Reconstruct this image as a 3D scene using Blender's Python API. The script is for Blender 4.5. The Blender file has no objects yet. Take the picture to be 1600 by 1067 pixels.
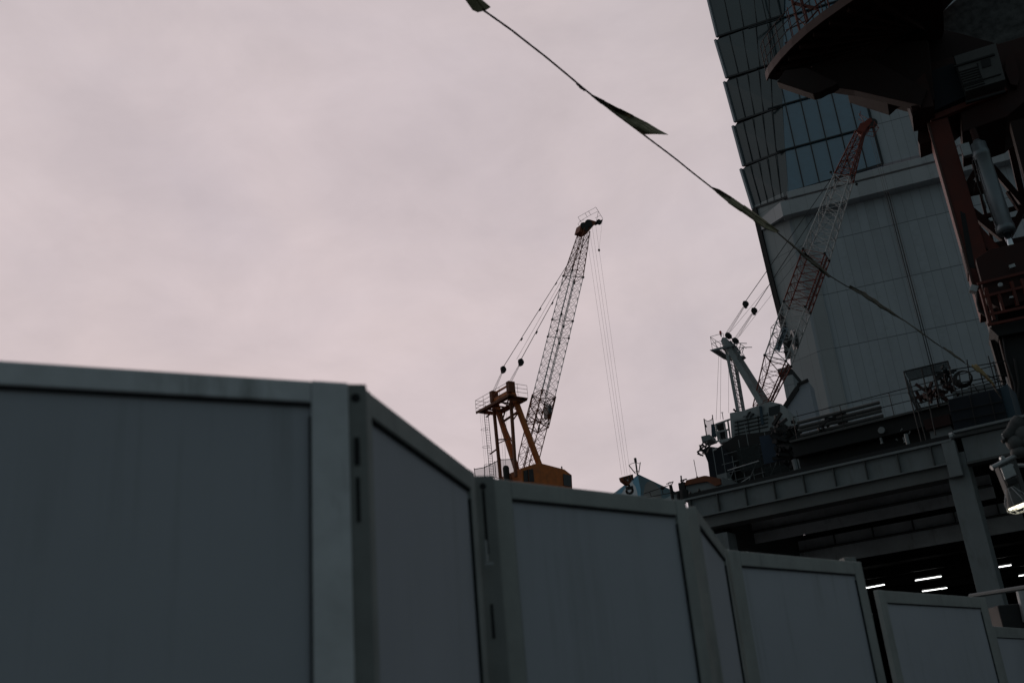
import bpy, math, random
from mathutils import Vector as V, Matrix
random.seed(7)
S = bpy.context.scene
COL = S.collection
# ------------------------------------------------------------------ camera
FPX, CX, CY, EYE = 1556.0, 800.0, 533.5, 1.55          # photograph pixels (1600 wide)
zc = V((455-CX, CY+3300, FPX)).normalized()             # world up seen from the camera (right, up, forward)
yc = (V((0,0,1)) - zc*zc.z).normalized()
xc = yc.cross(zc)
if xc.x < 0: xc = -xc
cam_d = bpy.data.cameras.new('camera'); cam = bpy.data.objects.new('camera', cam_d); COL.objects.link(cam)
R3 = Matrix(((xc.x, xc.y, -xc.z), (yc.x, yc.y, -yc.z), (zc.x, zc.y, -zc.z)))
assert R3.determinant() > 0
cam.matrix_world = Matrix.Translation((0,0,EYE)) @ R3.to_4x4()
cam_d.sensor_width = 36; cam_d.lens = 36*FPX/1600; cam_d.clip_end = 6000; cam_d.clip_start = .05
cam_d.dof.use_dof = True; cam_d.dof.focus_distance = 75; cam_d.dof.aperture_fstop = 3.2
S.camera = cam
# ------------------------------------------------------------------ sky, sun, exposure
S.view_settings.view_transform = 'Standard'; S.view_settings.look = 'None'; S.view_settings.exposure = 0; S.view_settings.gamma = 1
w = bpy.data.worlds.new('World'); S.world = w; w.use_nodes = True
nt = w.node_tree; nt.nodes.clear(); N = nt.nodes.new; L = nt.links.new
out = N('ShaderNodeOutputWorld'); add = N('ShaderNodeAddShader')
sky = N('ShaderNodeTexSky'); sky.sky_type = 'NISHITA'; sky.sun_disc = False
sky.sun_elevation = math.radians(4); sky.sun_rotation = math.radians(-25)
bs = N('ShaderNodeBackground'); bs.inputs[1].default_value = .012; L(sky.outputs[0], bs.inputs[0])
tc = N('ShaderNodeTexCoord'); dotn = N('ShaderNodeVectorMath'); dotn.operation = 'DOT_PRODUCT'
L(tc.outputs['Generated'], dotn.inputs[0]); dotn.inputs[1].default_value = V((-.22,.93,.28)).normalized()
ramp = N('ShaderNodeValToRGB'); mr = N('ShaderNodeMapRange'); mr.inputs[1].default_value = -1; mr.inputs[2].default_value = 1
L(dotn.outputs['Value'], mr.inputs[0]); L(mr.outputs[0], ramp.inputs[0])
e = ramp.color_ramp.elements                            # dusk under cloud: the glow is all on the side ahead, the sky behind is blue and dim
e[0].position = 0; e[0].color = (.080,.103,.112,1)
e[1].position = 1; e[1].color = (.61,.52,.54,1)
for p, c in ((.45,(.098,.124,.134,1)),(.66,(.19,.195,.20,1)),(.82,(.43,.392,.402,1)),(.93,(.575,.505,.52,1))):
    k = e.new(p); k.color = c
mp = N('ShaderNodeMapping'); mp.inputs['Scale'].default_value = (1.0,1.0,1.7); mp.inputs['Rotation'].default_value = (0,math.radians(8),0)
n1 = N('ShaderNodeTexNoise'); n1.inputs['Scale'].default_value = 2.6; n1.inputs['Detail'].default_value = 7; n1.inputs['Roughness'].default_value = .52; n1.inputs['Distortion'].default_value = .5
L(tc.outputs['Generated'], mp.inputs[0]); L(mp.outputs[0], n1.inputs[0])
cr = N('ShaderNodeValToRGB'); cr.color_ramp.elements[0].position = .3; cr.color_ramp.elements[0].color = (.90,.905,.93,1)
cr.color_ramp.elements[1].position = .7; cr.color_ramp.elements[1].color = (1.07,1.05,1.03,1)
L(n1.outputs[0], cr.inputs[0])
n2 = N('ShaderNodeTexNoise'); n2.inputs['Scale'].default_value = 6.5; n2.inputs['Detail'].default_value = 8; n2.inputs['Roughness'].default_value = .6; n2.inputs['Distortion'].default_value = .3
L(mp.outputs[0], n2.inputs[0]); r2 = N('ShaderNodeMapRange'); r2.inputs[1].default_value = .3; r2.inputs[2].default_value = .7; r2.inputs[3].default_value = .92; r2.inputs[4].default_value = 1.06; L(n2.outputs[0], r2.inputs[0])
m0 = N('ShaderNodeMix'); m0.data_type = 'RGBA'; m0.blend_type = 'MULTIPLY'; m0.inputs[0].default_value = 1; L(cr.outputs[0], m0.inputs[6]); L(r2.outputs[0], m0.inputs[7])
mul = N('ShaderNodeMix'); mul.data_type = 'RGBA'; mul.blend_type = 'MULTIPLY'; mul.inputs[0].default_value = 1
L(ramp.outputs[0], mul.inputs[6]); L(m0.outputs[2], mul.inputs[7])
bc = N('ShaderNodeBackground'); bc.inputs[1].default_value = 1.0; L(mul.outputs[2], bc.inputs[0])
L(bs.outputs[0], add.inputs[0]); L(bc.outputs[0], add.inputs[1]); L(add.outputs[0], out.inputs[0])
sd = bpy.data.lights.new('sun', 'SUN'); sd.energy = .5; sd.angle = math.radians(14); sd.color = (1,.86,.8)
sun = bpy.data.objects.new('sun', sd); COL.objects.link(sun)
az, el = math.radians(-25), math.radians(4)             # ahead and a little left, nearly down behind the cloud
sun.rotation_euler = V((-math.sin(az)*math.cos(el), -math.cos(az)*math.cos(el), -math.sin(el))).to_track_quat('-Z','Y').to_euler()

# ------------------------------------------------------------------ helpers
def ray(x, y):
    d = V((x-CX, CY-y, FPX)); return V((d.dot(xc), d.dot(yc), d.dot(zc)))
E0 = V((0,0,EYE)); UP = V((0,0,1))
def onY(x, y, Y): r = ray(x,y); return E0 + r*(Y/r.y)
def onZ(x, y, z): r = ray(x,y); return E0 + r*((z-EYE)/r.z)
def onP(x, y, p, n): r = ray(x,y); return E0 + r*((p-E0).dot(n)/r.dot(n))

M = {}
def mat(name, col, rough=.6, metal=0, var=.18, scale=3.0, bump=.05, stain=None, spec=.4, grain=60):
    m = bpy.data.materials.new(name); m.use_nodes = True; t = m.node_tree; b = t.nodes['Principled BSDF']
    tcn = t.nodes.new('ShaderNodeTexCoord'); a = t.nodes.new('ShaderNodeTexNoise'); a.inputs['Scale'].default_value = scale; a.inputs['Detail'].default_value = 8; a.inputs['Roughness'].default_value = .62
    t.links.new(tcn.outputs['Object'], a.inputs[0])
    r = t.nodes.new('ShaderNodeValToRGB'); r.color_ramp.elements[0].position = .3; r.color_ramp.elements[1].position = .7
    st = stain or tuple(c*(1-var*1.6) for c in col)
    r.color_ramp.elements[0].color = (*[c*(1-var*.5)+s*0 for c, s in zip(col, st)], 1) if not stain else (*[c*(1-var)+s*var for c, s in zip(col, st)], 1)
    r.color_ramp.elements[1].color = (*[min(1,c*(1+var*.5)) for c in col], 1)
    t.links.new(a.outputs[0], r.inputs[0]); t.links.new(r.outputs[0], b.inputs['Base Color'])
    rr = t.nodes.new('ShaderNodeMapRange'); rr.inputs[3].default_value = max(.03,rough-.12); rr.inputs[4].default_value = min(1,rough+.12)
    t.links.new(a.outputs[0], rr.inputs[0]); t.links.new(rr.outputs[0], b.inputs['Roughness'])
    b.inputs['Metallic'].default_value = metal; b.inputs['Specular IOR Level'].default_value = spec
    if bump:
        g = t.nodes.new('ShaderNodeTexNoise'); g.inputs['Scale'].default_value = grain; g.inputs['Detail'].default_value = 3
        t.links.new(tcn.outputs['Object'], g.inputs[0])
        bn = t.nodes.new('ShaderNodeBump'); bn.inputs['Strength'].default_value = bump; bn.inputs['Distance'].default_value = .02
        t.links.new(g.outputs[0], bn.inputs['Height']); t.links.new(bn.outputs[0], b.inputs['Normal'])
    M[name] = m; return m
def emit(name, col, s):
    m = bpy.data.materials.new(name); m.use_nodes = True; b = m.node_tree.nodes['Principled BSDF']
    b.inputs['Base Color'].default_value = (.8,.8,.8,1); b.inputs['Emission Color'].default_value = (*col,1); b.inputs['Emission Strength'].default_value = s; M[name] = m
def grooved(name, col, px, pz, gw=.04, dark=.45, var=.16, rough=.55, offx=0.0, offz=0.0, gz=.05, metal=0):
    """cladding: panels split by fine vertical joints every px metres and horizontal joints every pz"""
    m = mat(name, col, rough, metal, var, .22, 0); t = m.node_tree; b = t.nodes['Principled BSDF']
    tcn = t.nodes.new('ShaderNodeTexCoord'); sp = t.nodes.new('ShaderNodeSeparateXYZ'); t.links.new(tcn.outputs['Object'], sp.inputs[0])
    def line(o, per, wd, off):
        ad = t.nodes.new('ShaderNodeMath'); ad.operation = 'ADD'; ad.inputs[1].default_value = 1000*per+off; t.links.new(o, ad.inputs[0])
        md = t.nodes.new('ShaderNodeMath'); md.operation = 'MODULO'; md.inputs[1].default_value = per; t.links.new(ad.outputs[0], md.inputs[0])
        lt = t.nodes.new('ShaderNodeMath'); lt.operation = 'LESS_THAN'; lt.inputs[1].default_value = wd; t.links.new(md.outputs[0], lt.inputs[0])
        fl = t.nodes.new('ShaderNodeMath'); fl.operation = 'DIVIDE'; fl.inputs[1].default_value = per; t.links.new(ad.outputs[0], fl.inputs[0])
        f2 = t.nodes.new('ShaderNodeMath'); f2.operation = 'FLOOR'; t.links.new(fl.outputs[0], f2.inputs[0])
        return lt.outputs[0], f2.outputs[0]
    a, ia = line(sp.outputs[0], px, gw, offx); c, ic = line(sp.outputs[2], pz, gz, offz)
    mx = t.nodes.new('ShaderNodeMath'); mx.operation = 'MAXIMUM'
    sa = t.nodes.new('ShaderNodeMath'); sa.operation = 'MULTIPLY'; sa.inputs[1].default_value = .6; t.links.new(a, sa.inputs[0])
    t.links.new(sa.outputs[0], mx.inputs[0]); t.links.new(c, mx.inputs[1])
    cm = t.nodes.new('ShaderNodeCombineXYZ'); t.links.new(ia, cm.inputs[0]); t.links.new(ic, cm.inputs[1])
    wn = t.nodes.new('ShaderNodeTexWhiteNoise'); t.links.new(cm.outputs[0], wn.inputs[0])
    pr = t.nodes.new('ShaderNodeMapRange'); pr.inputs[3].default_value = .93; pr.inputs[4].default_value = 1.05; t.links.new(wn.outputs[0], pr.inputs[0])
    src = b.inputs['Base Color'].links[0].from_socket
    m1 = t.nodes.new('ShaderNodeMix'); m1.data_type = 'RGBA'; m1.blend_type = 'MULTIPLY'; m1.inputs[0].default_value = 1
    t.links.new(src, m1.inputs[6]); t.links.new(pr.outputs[0], m1.inputs[7])
    m2 = t.nodes.new('ShaderNodeMix'); m2.data_type = 'RGBA'; t.links.new(mx.outputs[0], m2.inputs[0]); t.links.new(m1.outputs[2], m2.inputs[6])
    m2.inputs[7].default_value = (*[x*dark for x in col],1); t.links.new(m2.outputs[2], b.inputs['Base Color'])
    return m
def glass(name, col, rough, spec=.9):
    m = mat(name, col, rough, 0, .25, .5, 0, spec=spec); b = m.node_tree.nodes['Principled BSDF']; b.inputs['IOR'].default_value = 1.9
    return m

mat('panel_sheet', (.40,.43,.48), .5, 0, .10, 1.3, .02)
mat('panel_frame', (.56,.59,.62), .42, .2, .35, 5, .04)
mat('gap_shade', (.03,.032,.034), .95, spec=.05)  # near-black for painted shadow lines, bolt holes and slots
mat('post_dark', (.21,.225,.22), .6, .1, .3, 6, .04)
mat('frame_green', (.30,.325,.318), .5, .15, .28, 6, .04)
mat('galvanised', (.33,.35,.36), .42, .6, .3, 8, .05)
mat('orange_paint', (.60,.165,.03), .5, 0, .35, 2.0, .04, stain=(.10,.04,.02))
mat('orange_steel', (.20,.055,.018), .6, 0, .4, 3, .04, stain=(.04,.02,.01))
mat('dark_orange', (.22,.058,.02), .6, 0, .4, 3, .04)
mat('jib_white', (.46,.47,.47), .5, 0, .3, 3, .03)
mat('jib_red', (.19,.03,.014), .55, 0, .35, 3, .03)
mat('black_steel', (.02,.02,.02), .6, .1, .3, 5, .04)
mat('rope_steel', (.05,.05,.05), .5, .5, .2, 8, 0)
mat('white_paint', (.33,.36,.37), .5, 0, .22, 1.4, .03, stain=(.12,.10,.08))
mat('grey_paint', (.21,.235,.245), .6, 0, .25, 1.2, .03, stain=(.06,.055,.05))
mat('girder_lit', (.68,.73,.75), .6, 0, .28, .9, .03, stain=(.16,.15,.14))  # girder paint brightened, making up in colour for light the deck blocks
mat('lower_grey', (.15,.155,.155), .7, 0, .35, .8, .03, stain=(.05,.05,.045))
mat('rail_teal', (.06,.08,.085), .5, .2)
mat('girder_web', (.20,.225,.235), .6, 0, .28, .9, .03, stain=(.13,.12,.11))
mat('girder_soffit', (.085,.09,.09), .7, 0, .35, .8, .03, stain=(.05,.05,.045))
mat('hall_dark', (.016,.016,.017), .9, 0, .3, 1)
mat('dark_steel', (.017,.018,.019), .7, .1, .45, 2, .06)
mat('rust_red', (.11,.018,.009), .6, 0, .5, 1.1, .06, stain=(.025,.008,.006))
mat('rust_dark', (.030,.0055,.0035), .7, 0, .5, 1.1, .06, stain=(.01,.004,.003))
mat('rust_shaded', (.013,.0035,.0025), .75, 0, .4, 1.4, .06)  # dark red darkened again: shade put into the colour of sky-lit faces
mat('lit_edge', (.075,.038,.03), .6, 0, .4, 3, .05)  # lighter brown: light caught along the edges is put into the colour
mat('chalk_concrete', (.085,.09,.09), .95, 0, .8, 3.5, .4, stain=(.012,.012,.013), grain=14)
mat('cylinder_grey', (.17,.20,.22), .35, .4, .15, 2, .02)
mat('chrome_rod', (.7,.75,.8), .15, 1, .1, 2, 0)
mat('net_blue', (.035,.055,.085), .9, 0, .3, 2)
mat('tarp_blue', (.009,.014,.022), .8, 0, .4, 1.4, .1)
mat('flag_olive', (.20,.19,.115), .85, 0, .35, 5, .1)
mat('flag_dark', (.06,.058,.038), .85, 0, .35, 5, .1)
mat('flag_yellow', (.2,.14,.04), .85, 0, .35, 6, .1)
mat('rope_fibre', (.03,.028,.022), .9, 0, .3, 30)
mat('tent_pale', (.47,.53,.56), .7, 0, .12, 1.5, .03)
mat('tent_blue', (.11,.30,.42), .7, 0, .2, 1.5, .03)
mat('tent_grey', (.10,.17,.20), .7, 0, .2, 1.5, .03)
mat('tent_beige', (.20,.20,.19), .7, 0, .2, 1.5, .03)
mat('mark_dark', (.025,.03,.035), .6)
mat('mark_blue', (.03,.06,.085), .6)
mat('sign_face', (.42,.50,.58), .5, 0, .15, 3)
mat('ground_asphalt', (.05,.05,.052), .85, 0, .3, .6, .2)
mat('window_dark', (.018,.02,.022), .12, 0, .1, 1, 0, spec=.6)
mat('mullion', (.025,.03,.034), .5, .3)
mat('fin_light', (.33,.37,.40), .4, .4)
mat('beacon_red', (.55,.07,.07), .4)
glass('glass_blue', (.045,.145,.23), .08)
glass('glass_teal', (.02,.04,.048), .2, .5)
grooved('cladding', (.40,.44,.475), 1.25, 8.1, .07, .42, .10, gz=.12)
grooved('cladding_side', (.35,.375,.385), 1.6, 8.1, .06, .6, .14, gz=.1)
grooved('cladding_ledge', (.43,.455,.475), 2.4, 30, .06, .6, .10)
grooved('cladding_annex', (.36,.39,.44), 4, 9, .05, .75, .1)
emit('tube_glow', (.97,.98,.95), 3.5)
emit('lamp_glow', (1,.90,.66), 4)
emit('lamp_small', (1,.95,.85), 3)
# pierced net: a real mesh of threads is too fine at this distance, so the cloth is thin and partly open
def netmat(name, col, a):
    m = mat(name, col, .9, 0, .3, 2, 0); b = m.node_tree.nodes['Principled BSDF']; b.inputs['Alpha'].default_value = a
netmat('net_dark', (.03,.04,.042), .55)
netmat('net_pale', (.30,.36,.42), .42)

def streaks(name, dark, amt, sx=9, sz=.35, lo=.52, hi=.75):
    t = M[name].node_tree; b = t.nodes['Principled BSDF']; src = b.inputs['Base Color'].links[0].from_socket
    tcn = t.nodes.new('ShaderNodeTexCoord'); mp_ = t.nodes.new('ShaderNodeMapping'); mp_.inputs['Scale'].default_value = (sx,sx,sz)
    t.links.new(tcn.outputs['Object'], mp_.inputs[0]); a = t.nodes.new('ShaderNodeTexNoise'); a.inputs['Scale'].default_value = 1; a.inputs['Detail'].default_value = 6; a.inputs['Roughness'].default_value = .7
    t.links.new(mp_.outputs[0], a.inputs[0]); c = t.nodes.new('ShaderNodeTexNoise'); c.inputs['Scale'].default_value = 1.7; c.inputs['Detail'].default_value = 4; t.links.new(tcn.outputs['Object'], c.inputs[0])
    ml = t.nodes.new('ShaderNodeMath'); ml.operation = 'MULTIPLY'; r = t.nodes.new('ShaderNodeMapRange'); r.inputs[1].default_value = lo; r.inputs[2].default_value = hi; r.inputs[4].default_value = amt; t.links.new(a.outputs[0], r.inputs[0])
    r3 = t.nodes.new('ShaderNodeMapRange'); r3.inputs[1].default_value = .4; r3.inputs[2].default_value = .65; t.links.new(c.outputs[0], r3.inputs[0])
    t.links.new(r.outputs[0], ml.inputs[0]); t.links.new(r3.outputs[0], ml.inputs[1])
    m = t.nodes.new('ShaderNodeMix'); m.data_type = 'RGBA'; t.links.new(ml.outputs[0], m.inputs[0]); t.links.new(src, m.inputs[6]); m.inputs[7].default_value = (*dark,1); t.links.new(m.outputs[2], b.inputs['Base Color'])
streaks('panel_sheet', (.16,.17,.165), .55); streaks('panel_frame', (.10,.11,.10), .7, 14, 2); streaks('frame_green', (.10,.12,.11), .7, 14, 2)
streaks('girder_web', (.07,.06,.05), .8, 2.5, .5); streaks('girder_lit', (.12,.11,.10), .8, 2, .5); streaks('cladding', (.27,.295,.31), .6, .55, .03, .45); streaks('orange_paint', (.12,.04,.02), .6, 1.5, .4); streaks('white_paint', (.12,.10,.09), .8, 1.5, .4); streaks('cladding_ledge', (.24,.25,.26), .6, .6, .2)
WM = {}
class MB:
    def __init__(s): s.v = []; s.f = []
    def quad(s, *p):
        i = len(s.v); s.v += [V(q) for q in p]; s.f.append(tuple(range(i, i+len(p)))); return s
    def bar(s, p, q, r, n=6, r2=None):
        p, q = V(p), V(q); d = q-p
        if d.length < 1e-6: return s
        d.normalize(); a = d.cross(UP if abs(d.z) < .95 else V((1,0,0))).normalized(); b = d.cross(a)
        r2 = r if r2 is None else r2; i = len(s.v)
        for P, rr in ((p,r),(q,r2)):
            for k in range(n):
                t = 2*math.pi*(k+.5)/n; s.v.append(P + a*rr*math.cos(t) + b*rr*math.sin(t))
        for k in range(n): s.f.append((i+k, i+(k+1)%n, i+n+(k+1)%n, i+n+k))
        s.f.append(tuple(i+k for k in reversed(range(n)))); s.f.append(tuple(i+n+k for k in range(n))); return s
    def path(s, pts, r, n=5):
        for a, b in zip(pts, pts[1:]): s.bar(a, b, r, n)
        return s
    def box(s, c, ax, ay, az):
        """c centre, ax ay az half vectors"""
        c, ax, ay, az = V(c), V(ax), V(ay), V(az); i = len(s.v)
        for sx in (-1,1):
            for sy in (-1,1):
                for sz in (-1,1): s.v.append(c+ax*sx+ay*sy+az*sz)
        for q in ((0,1,3,2),(4,6,7,5),(0,4,5,1),(2,3,7,6),(0,2,6,4),(1,5,7,3)): s.f.append(tuple(i+k for k in q))
        return s
    def beam(s, p, q, w, h, side=None):
        """rectangular bar p->q, w wide sideways, h the other way"""
        p, q = V(p), V(q); d = (q-p).normalized()
        a = V(side) if side is not None else d.cross(UP if abs(d.z) < .95 else V((1,0,0)))
        a = (a - d*a.dot(d)).normalized(); b = d.cross(a)
        return s.box((p+q)/2, (q-p)/2, a*w/2, b*h/2)
    def prism(s, pts, ext):
        pts = [V(p) for p in pts]; ext = V(ext); i = len(s.v); n = len(pts)
        s.v += pts + [p+ext for p in pts]
        s.f.append(tuple(i+k for k in range(n))); s.f.append(tuple(i+n+k for k in reversed(range(n))))
        for k in range(n): s.f.append((i+k, i+n+k, i+n+(k+1)%n, i+(k+1)%n))
        return s
    def ball(s, c, r, sc=(1,1,1), nu=10, nv=7):
        c = V(c); i = len(s.v)
        for a in range(nv+1):
            for b in range(nu):
                t, u = math.pi*a/nv, 2*math.pi*b/nu
                s.v.append(c+V((r*sc[0]*math.sin(t)*math.cos(u), r*sc[1]*math.sin(t)*math.sin(u), r*sc[2]*math.cos(t))))
        for a in range(nv):
            for b in range(nu):
                s.f.append((i+a*nu+b, i+a*nu+(b+1)%nu, i+(a+1)*nu+(b+1)%nu, i+(a+1)*nu+b))
        return s
    def lathe(s, p, d, prof, n=14):
        """prof: list of (distance along d, radius)"""
        p, d = V(p), V(d).normalized(); a = d.cross(UP if abs(d.z) < .95 else V((1,0,0))).normalized(); b = d.cross(a); i = len(s.v)
        for t, r in prof:
            for k in range(n):
                u = 2*math.pi*k/n; s.v.append(p+d*t+a*r*math.cos(u)+b*r*math.sin(u))
        for j in range(len(prof)-1):
            for k in range(n): s.f.append((i+j*n+k, i+j*n+(k+1)%n, i+(j+1)*n+(k+1)%n, i+(j+1)*n+k))
        s.f.append(tuple(i+k for k in reversed(range(n)))); s.f.append(tuple(i+(len(prof)-1)*n+k for k in range(n))); return s
    def build(s, name, m, parent=None, bevel=0, smooth=False, label=None):
        me = bpy.data.meshes.new(name); o = bpy.data.objects.new(name, me); COL.objects.link(o)
        if parent is not None:
            W = WM[parent.name]; o.parent = parent; inv = W.inverted()
        else:
            c = sum(s.v, V())/len(s.v); W = Matrix.Translation(c); o.location = c; inv = W.inverted()
        WM[o.name] = W
        me.from_pydata([inv @ v for v in s.v], [], s.f); me.update(); me.materials.append(M[m])
        import bmesh
        bm = bmesh.new(); bm.from_mesh(me); bmesh.ops.recalc_face_normals(bm, faces=bm.faces); bm.to_mesh(me); bm.free()
        if smooth:
            for p in me.polygons: p.use_smooth = True
        if bevel:
            b = o.modifiers.new('bevel','BEVEL'); b.width = bevel; b.segments = 2; b.limit_method = 'ANGLE'
        if label: o['label'] = label
        return o
def tag(o, label=None, cat=None, group=None, kind=None):
    if label: o['label'] = label
    if cat: o['category'] = cat
    if group: o['group'] = group
    if kind: o['kind'] = kind
    return o
def thing(name, loc, label, cat, rz=0, group=None):
    o = bpy.data.objects.new(name, None); COL.objects.link(o); o.empty_display_size = .2
    o.location = loc; o.rotation_euler = (0,0,rz); WM[o.name] = Matrix.Translation(loc) @ Matrix.Rotation(rz,4,'Z')
    return tag(o, label, cat, group)
def lattice(P, Q, a, b, wa0, wb0, wa1, wb1, n, rc, rl, both=True, mb=None):
    """four-chord lattice P->Q; a, b unit cross axes; widths at each end"""
    m = mb or MB(); P, Q = V(P), V(Q); rings = []
    for k in range(n+1):
        t = k/n; c = P.lerp(Q, t); wa = (wa0+(wa1-wa0)*t)/2; wb = (wb0+(wb1-wb0)*t)/2
        rings.append([c+a*wa*sa+b*wb*sb for sa, sb in ((-1,-1),(1,-1),(1,1),(-1,1))])
    for j in range(4): m.bar(rings[0][j], rings[-1][j], rc, 6)
    for k in range(n+1):
        for j in range(4): m.bar(rings[k][j], rings[k][(j+1)%4], rl, 4)
    for k in range(n):
        for j in range(4):
            j2 = (j+1)%4; mid = rings[k+1][j].lerp(rings[k+1][j2], .5) if False else None
            if (k+j) % 2: m.bar(rings[k][j], rings[k+1][j2], rl, 4)
            else: m.bar(rings[k][j2], rings[k+1][j], rl, 4)
            if both:
                if (k+j) % 2: m.bar(rings[k][j2], rings[k+1][j], rl*.8, 4)
                else: m.bar(rings[k][j], rings[k+1][j2], rl*.8, 4)
    return m
def railing(pts, h, r=.03, mids=2, step=1.2, upv=UP, mb=None):
    m = mb or MB()
    for a, b in zip(pts, pts[1:]):
        a, b = V(a), V(b); n = max(1, round((b-a).length/step))
        for k in range(n+1):
            p = a.lerp(b, k/n); m.bar(p, p+upv*h, r, 4)
        for j in range(1, mids+1): m.bar(a+upv*h*j/mids, b+upv*h*j/mids, r, 4)
    return m

# ------------------------------------------------------------------ ground
g = MB(); g.quad((-1500,-1500,0),(1500,-1500,0),(1500,2500,0),(-1500,2500,0))
tag(g.build('ground', 'ground_asphalt'), kind='structure')

# ------------------------------------------------------------------ folding site fence
FENCE = thing('site_fence', (0,3.5,0), 'zigzag folding fence of tall white framed panels across the foreground', 'fence')
def fence_panel(A, B, label, rail=.062, st0=.05, st1=.065, H=2.35, sheetmat='panel_sheet', fmat='panel_frame', hole=0):
    A, B = V((A[0],A[1],0)), V((B[0],B[1],0)); u = (B-A).normalized(); n = V((u.y,-u.x,0))
    if n.dot(-A) < 0: n = -n
    Lh = (B-A).length; z0 = .09
    _ = MB().box((A+B)/2+UP*(H/2), u*(Lh/2-.022), n*.006, UP*(H/2-.03)).build('fence_panel', sheetmat, FENCE, label=label); t = _; WM[t.name] = WM[FENCE.name]
    def fr(p, q, w): return MB().box((p+q)/2, (q-p)/2, n*.019, w)
    fr(A+u*st0+UP*(H-rail/2), B-u*st1+UP*(H-rail/2), UP*rail/2).build('top_rail', fmat, t, .004)
    fr(A+u*st0+UP*(z0+rail/2), B-u*st1+UP*(z0+rail/2), UP*rail/2).build('bottom_rail', fmat, t, .004)
    s0 = fr(A+u*st0/2+UP*z0, A+u*st0/2+UP*(H+.002), u*st0/2).build('stile', fmat, t, .004)
    s1 = fr(B-u*st1/2+UP*z0, B-u*st1/2+UP*(H+.002), u*st1/2).build('stile', fmat, t, .004)
    # dark strips painting the frame's shadow line, and the rubber foot strip
    shade_strip = MB()
    shade_strip.box((A+B)/2+n*.0085+UP*(H-rail-.003), u*(Lh/2-max(st0,st1)), n*.0065, UP*.003)
    shade_strip.box(B-u*(st1+.0015)+n*.0085+UP*(H/2), u*.0015, n*.0065, UP*(H/2-rail-.03))
    shade_strip.box(A+u*(st0+.001)+n*.0085+UP*(H/2), u*.001, n*.0065, UP*(H/2-rail-.03))
    shade_strip.build('shadow_line', 'gap_shade', t)
    for P in (A+u*.12, B-u*.12):
        MB().box(P+UP*.045, u*.03, n*.12, UP*.045).build('foot', 'black_steel', t, .005)
    return t, A, B, u, n
def hinge_post(P, n, u, label, w=.05, H=2.35, slots=(), mat_='post_dark', d=.03):
    P = V((P[0],P[1],0))
    t = MB().box(P+UP*(H/2), u*w/2, n*d, UP*H/2).build('hinge_post', mat_, FENCE, .004, label=label)
    MB().lathe(P+n*(d-.002)+UP*(H-.035), n, [(0,.011),(.003,.011)], 12).build('bolt_hole', 'gap_shade', t)
    for z, h, ww in slots:
        MB().box(P+n*(d+.001)+UP*z, u*ww, n*.002, UP*h).build('slot', 'gap_shade', t)
    return t
q = lambda x, y, z=2.35: onZ(x, y, z)
F = [q(-120,560), q(541,603), q(556,607), q(733,741), q(766,750), q(1066,784), q(1079,792), q(1127,857), q(1133,860), q(1341,879), q(1368,922), q(1536,934), q(1546,978), q(1700,989)]
fence_panel(F[0], F[1], 'nearest and largest white fence panel, filling the left of the view', .052, .06, .086, sheetmat='panel_sheet')
fence_panel(F[2], F[3], 'white fence panel folded steeply away right of the nearest broad panel', .06, .05, .05, fmat='frame_green')
fence_panel(F[4], F[5], 'broad white fence panel in front of the orange crane cab and hook', .06, .07, .06, fmat='frame_green')
fence_panel(F[6], F[7], 'very narrow-looking fence panel turned away beside the left end of the girders', .06, .05, .05, fmat='frame_green')
fence_panel(F[8], F[9], 'white fence panel directly below the pale steel girders', .072, .09, .085, fmat='frame_green')
fence_panel(F[10], F[11], 'small fence panel right below the glowing tube lights', .085, .09, .13, fmat='frame_green')
fence_panel(F[12], F[13], 'farthest fence panel, lowest at the right edge of the view', .12, .1, .1, fmat='frame_green')
def postdir(A, B): u = (V((B.x,B.y,0))-V((A.x,A.y,0))).normalized(); n = V((u.y,-u.x,0)); return u, (n if n.dot(-A) > 0 else -n)
u, n = postdir(F[1], F[2]); u = V((1,.3,0)).normalized(); n = V((.3,-1,0)).normalized()
c = (F[1]+F[2])/2
hinge_post(c+V((.004,.012,0)), n, u, 'grey hinge post with dark slots beside the nearest fence panel', .052, 2.352, ((2.19,.032,.006),(2.08,.05,.004)))
c = (F[3]+F[4])/2
hinge_post(c, n, u, 'dark hinge post in the gap left of the broad middle panel', .078, 2.348, ((2.2,.10,.004),(1.9,.05,.004)))
c = (F[7]+F[8])/2
hinge_post(c+V((0,.06,0)), n, u, 'dark hinge post left of the panel below the girders', .06, 2.36, ((2.2,.05,.006),))
hinge_post(F[9]+V((-.035,.07,0)), n, u, 'thin post with raised cap right of the panel below the girders', .075, 2.392)
hinge_post(F[10]+V((-.14,.1,0)), n, u, 'shadowed post behind the left stile of the small panel below the tube lights', .10, 2.30)
hinge_post(F[11]+V((.2,.8,0)), n, u, 'post in the gap before the farthest fence panel', .12, 2.30)
# latch on the third panel
L0 = onY(760,862,3.02)
lt = thing('latch', L0, 'small metal drop latch on the dark hinge post', 'latch')
MB().bar(L0+V((0,0,-.03)), L0+V((0,0,.035)), .004, 6).build('pin', 'galvanised', lt)
MB().box(L0+V((.006,0,-.036)), V((.012,0,0)), V((0,.004,0)), V((0,0,.004))).build('hook', 'galvanised', lt)

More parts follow.
